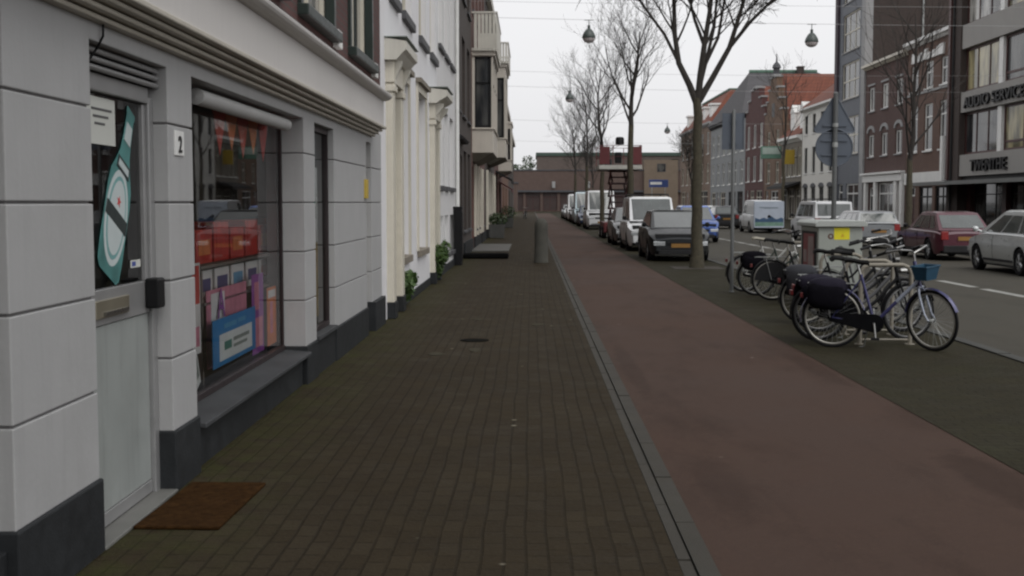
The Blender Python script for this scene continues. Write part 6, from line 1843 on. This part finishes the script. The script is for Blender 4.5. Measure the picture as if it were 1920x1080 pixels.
F_silver = paint('bike_silver_blue', (0.30, 0.33, 0.40), 0.35, 0.1, metallic=0.4, coat=0.4)
F_navy = paint('bike_navy', (0.035, 0.035, 0.11), 0.35, 0.1, metallic=0.3, coat=0.4)
F_black = paint('bike_black', (0.008, 0.008, 0.009), 0.45, 0.15, spec=0.2)
F_grey = paint('bike_grey', (0.12, 0.12, 0.125), 0.4, 0.15, metallic=0.4)
F_green = paint('bike_dark_green', (0.015, 0.03, 0.02), 0.4, 0.15)
F_white = paint('bike_white', (0.45, 0.45, 0.43), 0.4, 0.1)
M_teal = paint('basket_blue', (0.010, 0.055, 0.10), 0.6, 0.2, 14)
bike((3.95, 13.5, 0), R(-19), 'silver and navy bicycle nearest the viewer with blue front basket and black panniers', F_navy, steer=R(-38), bags=True, basket=M_teal, fork_m=F_silver, front_m=F_navy, two_tone=True)
bike((3.98, 14.35, 0), R(4), 'black bicycle with dark panniers directly behind the silver and navy one', F_black, steer=R(10), bags=True, rimset=_rimd)
bike((4.22, 15.35, 0), R(3), 'grey bicycle with raised chrome handlebar facing the bike path', F_grey, steer=R(20), bar_h=1.16, seat_h=1.02, rimset=_rimd)
bike((4.28, 16.35, 0), R(-2), 'black bicycle with grey panniers and pale rims', F_black, steer=R(-14), bags=(paint('grey_bag', (0.014, 0.014, 0.017), 0.85, 0.25, 10, spec=0.2), paint('grey_bag_flap', (0.035, 0.036, 0.042), 0.8, 0.2, 10, spec=0.2)))
bike((4.78, 17.3, 0), R(3), 'grey bicycle with tall handlebars closest to the utility cabinet', F_grey, steer=R(-25), bar_h=1.18, seat_h=0.97, ladies=False, rimset=_rimd)
bike((4.62, 20.3, 0), R(2), 'black bicycle with a coat guard on its rear wheel, left of the cabinet', F_black, coat=True, steer=R(10), rimset=_rims)
bike((4.55, 21.3, 0), R(-3), 'dark green bicycle second in the rack beyond the cabinet', F_green, steer=R(-10), rimset=_rimd, bags=(M_fabric, M_fabric))
bike((4.50, 22.3, 0), R(4), 'white bicycle third in the rack beyond the cabinet, beside the thin post', F_white, steer=R(15), rimset=_rimd, seat=M_saddleb)
o = bike((-0.55, 118.0, 0.03), R(80), 'distant dark bicycle leaning on the far end of the left pavement', F_black, rimset=_rimd, group=None)

# ---------------------------------------------------------------- bicycle racks: steel hoops
rl = ['bent steel bicycle rack hoop nearest the viewer, holding the silver and navy bicycle', 'second steel bicycle rack hoop behind the nearest one', 'third steel bicycle rack hoop in front of the utility cabinet', 'fourth steel bicycle rack hoop left of the cabinet', 'fifth steel bicycle rack hoop, farthest along the strip']
for k, (x, y) in enumerate(((4.12, 13.95), (4.22, 15.0), (4.34, 16.8), (4.95, 20.8), (4.95, 21.8))):
    t = thing('rack_hoop', (x, y, 0), rl[k], 'bicycle rack', 0, 'bicycle rack hoops')
    hw, H_ = 0.29, 0.93
    pts = [(-hw, 0, 0)] + [(-hw, 0, H_ - 0.1), (-hw + 0.03, 0, H_ - 0.03), (-hw + 0.1, 0, H_), (hw - 0.1, 0, H_), (hw - 0.03, 0, H_ - 0.03), (hw, 0, H_ - 0.1)] + [(hw, 0, 0)]
    MB().tube(pts, 0.025, 10).build('hoop', paint('hoop_steel', (0.24, 0.22, 0.18), 0.6, 0.2, metallic=0.2), t, smooth=True)
    MB().tube([(-hw, 0, 0.06), (hw, 0, 0.06)], 0.014, 8).build('lower_bar', paint('hoop_steel', (0.2,0.2,0.2)), t)
    MB().lathe([(0.06, 0.004), (0.06, 0.014), (0.0, 0.014)], (-hw, 0, 0), 12, cap=False).lathe([(0.06, 0.004), (0.06, 0.014), (0.0, 0.014)], (hw, 0, 0), 12, cap=False).parts('foot_plate', paint('hoop_steel', (0.2,0.2,0.2)), t)

# ---------------------------------------------------------------- red scissor lift among the parked cars
M_lift = paint('lift_red', (0.115, 0.020, 0.022), 0.5, 0.15, 3)
M_liftd = paint('lift_dark', (0.045, 0.018, 0.02), 0.5, 0.2)
t = thing('scissor_lift', (4.1, 56.5, 0), 'red scissor lift with raised white-floored work platform among the parked cars', 'scissor lift')
ch = MB().box(-0.75, 0.75, -1.3, 1.3, 0.28, 0.75).box(-0.6, 0.6, -1.42, -1.3, 0.35, 0.6)
ch.build('chassis', M_lift, t, bevel=0.03)
for x in (-0.72, 0.72):
    for y in (-0.95, 0.95):
        w = MB().lathe([(0.12, -0.11), (0.26, -0.11), (0.28, -0.07), (0.28, 0.07), (0.26, 0.11), (0.12, 0.11)], (x, y, 0.28), 18, 'x', cap=False).build('wheel', M_rubber, t, smooth=True)
        MB().lathe([(0.15, -0.115), (0.0, -0.12)], (x, y, 0.28), 14, 'x', cap=False).lathe([(0.15, 0.115), (0.0, 0.12)], (x, y, 0.28), 14, 'x', cap=False).build('rim', M_white, w)
n = 4; z0_, z1_ = 0.8, 3.12
for s in (-0.32, 0.32):
    for k in range(n):
        za, zb_ = z0_ + (z1_ - z0_)*k/n, z0_ + (z1_ - z0_)*(k + 1)/n
        a = MB().obox((s, 0, (za + zb_)/2), (0.07, math.hypot(1.5, zb_ - za), 0.10), Matrix.Rotation(math.atan2(zb_ - za, 1.5), 4, 'X'))
        a.build('scissor_arm', M_liftd, t)
        a = MB().obox((s*1.25, 0, (za + zb_)/2), (0.07, math.hypot(1.5, zb_ - za), 0.10), Matrix.Rotation(-math.atan2(zb_ - za, 1.5), 4, 'X'))
        a.build('scissor_arm', M_lift, t)
cr_ = MB()
for k in range(n + 1):
    z = z0_ + (z1_ - z0_)*k/n
    for y in (-0.75, 0.75): cr_.tube([(-0.45, y, z), (0.45, y, z)], 0.035, 8)
for k in range(n):
    cr_.tube([(-0.45, 0, z0_ + (z1_ - z0_)*(k + 0.5)/n), (0.45, 0, z0_ + (z1_ - z0_)*(k + 0.5)/n)], 0.035, 8)
cr_.box(-0.18, 0.18, -0.5, -0.2, 0.9, 1.5); cr_.build('cross_tube', M_liftd, t)
pf = MB().box(-0.95, 0.95, -1.4, 1.4, 3.15, 3.24); po = pf.build('platform', M_ltgrey, t, bevel=0.01)
MB().box(-0.98, 0.98, -1.43, -1.402, 3.18, 3.36).box(-0.98, 0.98, 1.402, 1.43, 3.18, 3.36).box(-0.98, -0.952, -1.4, 1.4, 3.18, 3.36).box(0.952, 0.98, -1.4, 1.4, 3.18, 3.36).build('toe_board', paint('toe_board_grey', (0.45, 0.44, 0.40), 0.6, 0.15), po)
rl_ = MB()
for z in (3.75, 4.25):
    rl_.tube([(-0.95, -1.4, z), (0.95, -1.4, z), (0.95, 1.4, z), (-0.95, 1.4, z)], 0.022, 6, closed=True)
for x in (-0.95, -0.35, 0.35, 0.95):
    for y in (-1.4, 1.4): rl_.tube([(x, y, 3.24), (x, y, 4.25)], 0.02, 6)
rl_.build('guard_rail', M_lift, t)
MB().box(-0.95, -0.50, -1.42, -1.36, 3.40, 4.2).box(0.55, 0.95, -1.42, -1.36, 3.40, 4.2).parts('rail_panel', M_lift, t)
MB().lathe([(0, 0), (0.2, 0.02), (0.2, 0.28), (0.16, 0.36), (0, 0.38)], (-0.02, -1.1, 4.28), 14, cap=False).build('work_lamp', M_black, t, smooth=True)
MB().box(-0.25, 0.05, -1.35, -1.1, 3.45, 3.95).build('control_box', M_black, t, bevel=0.03)
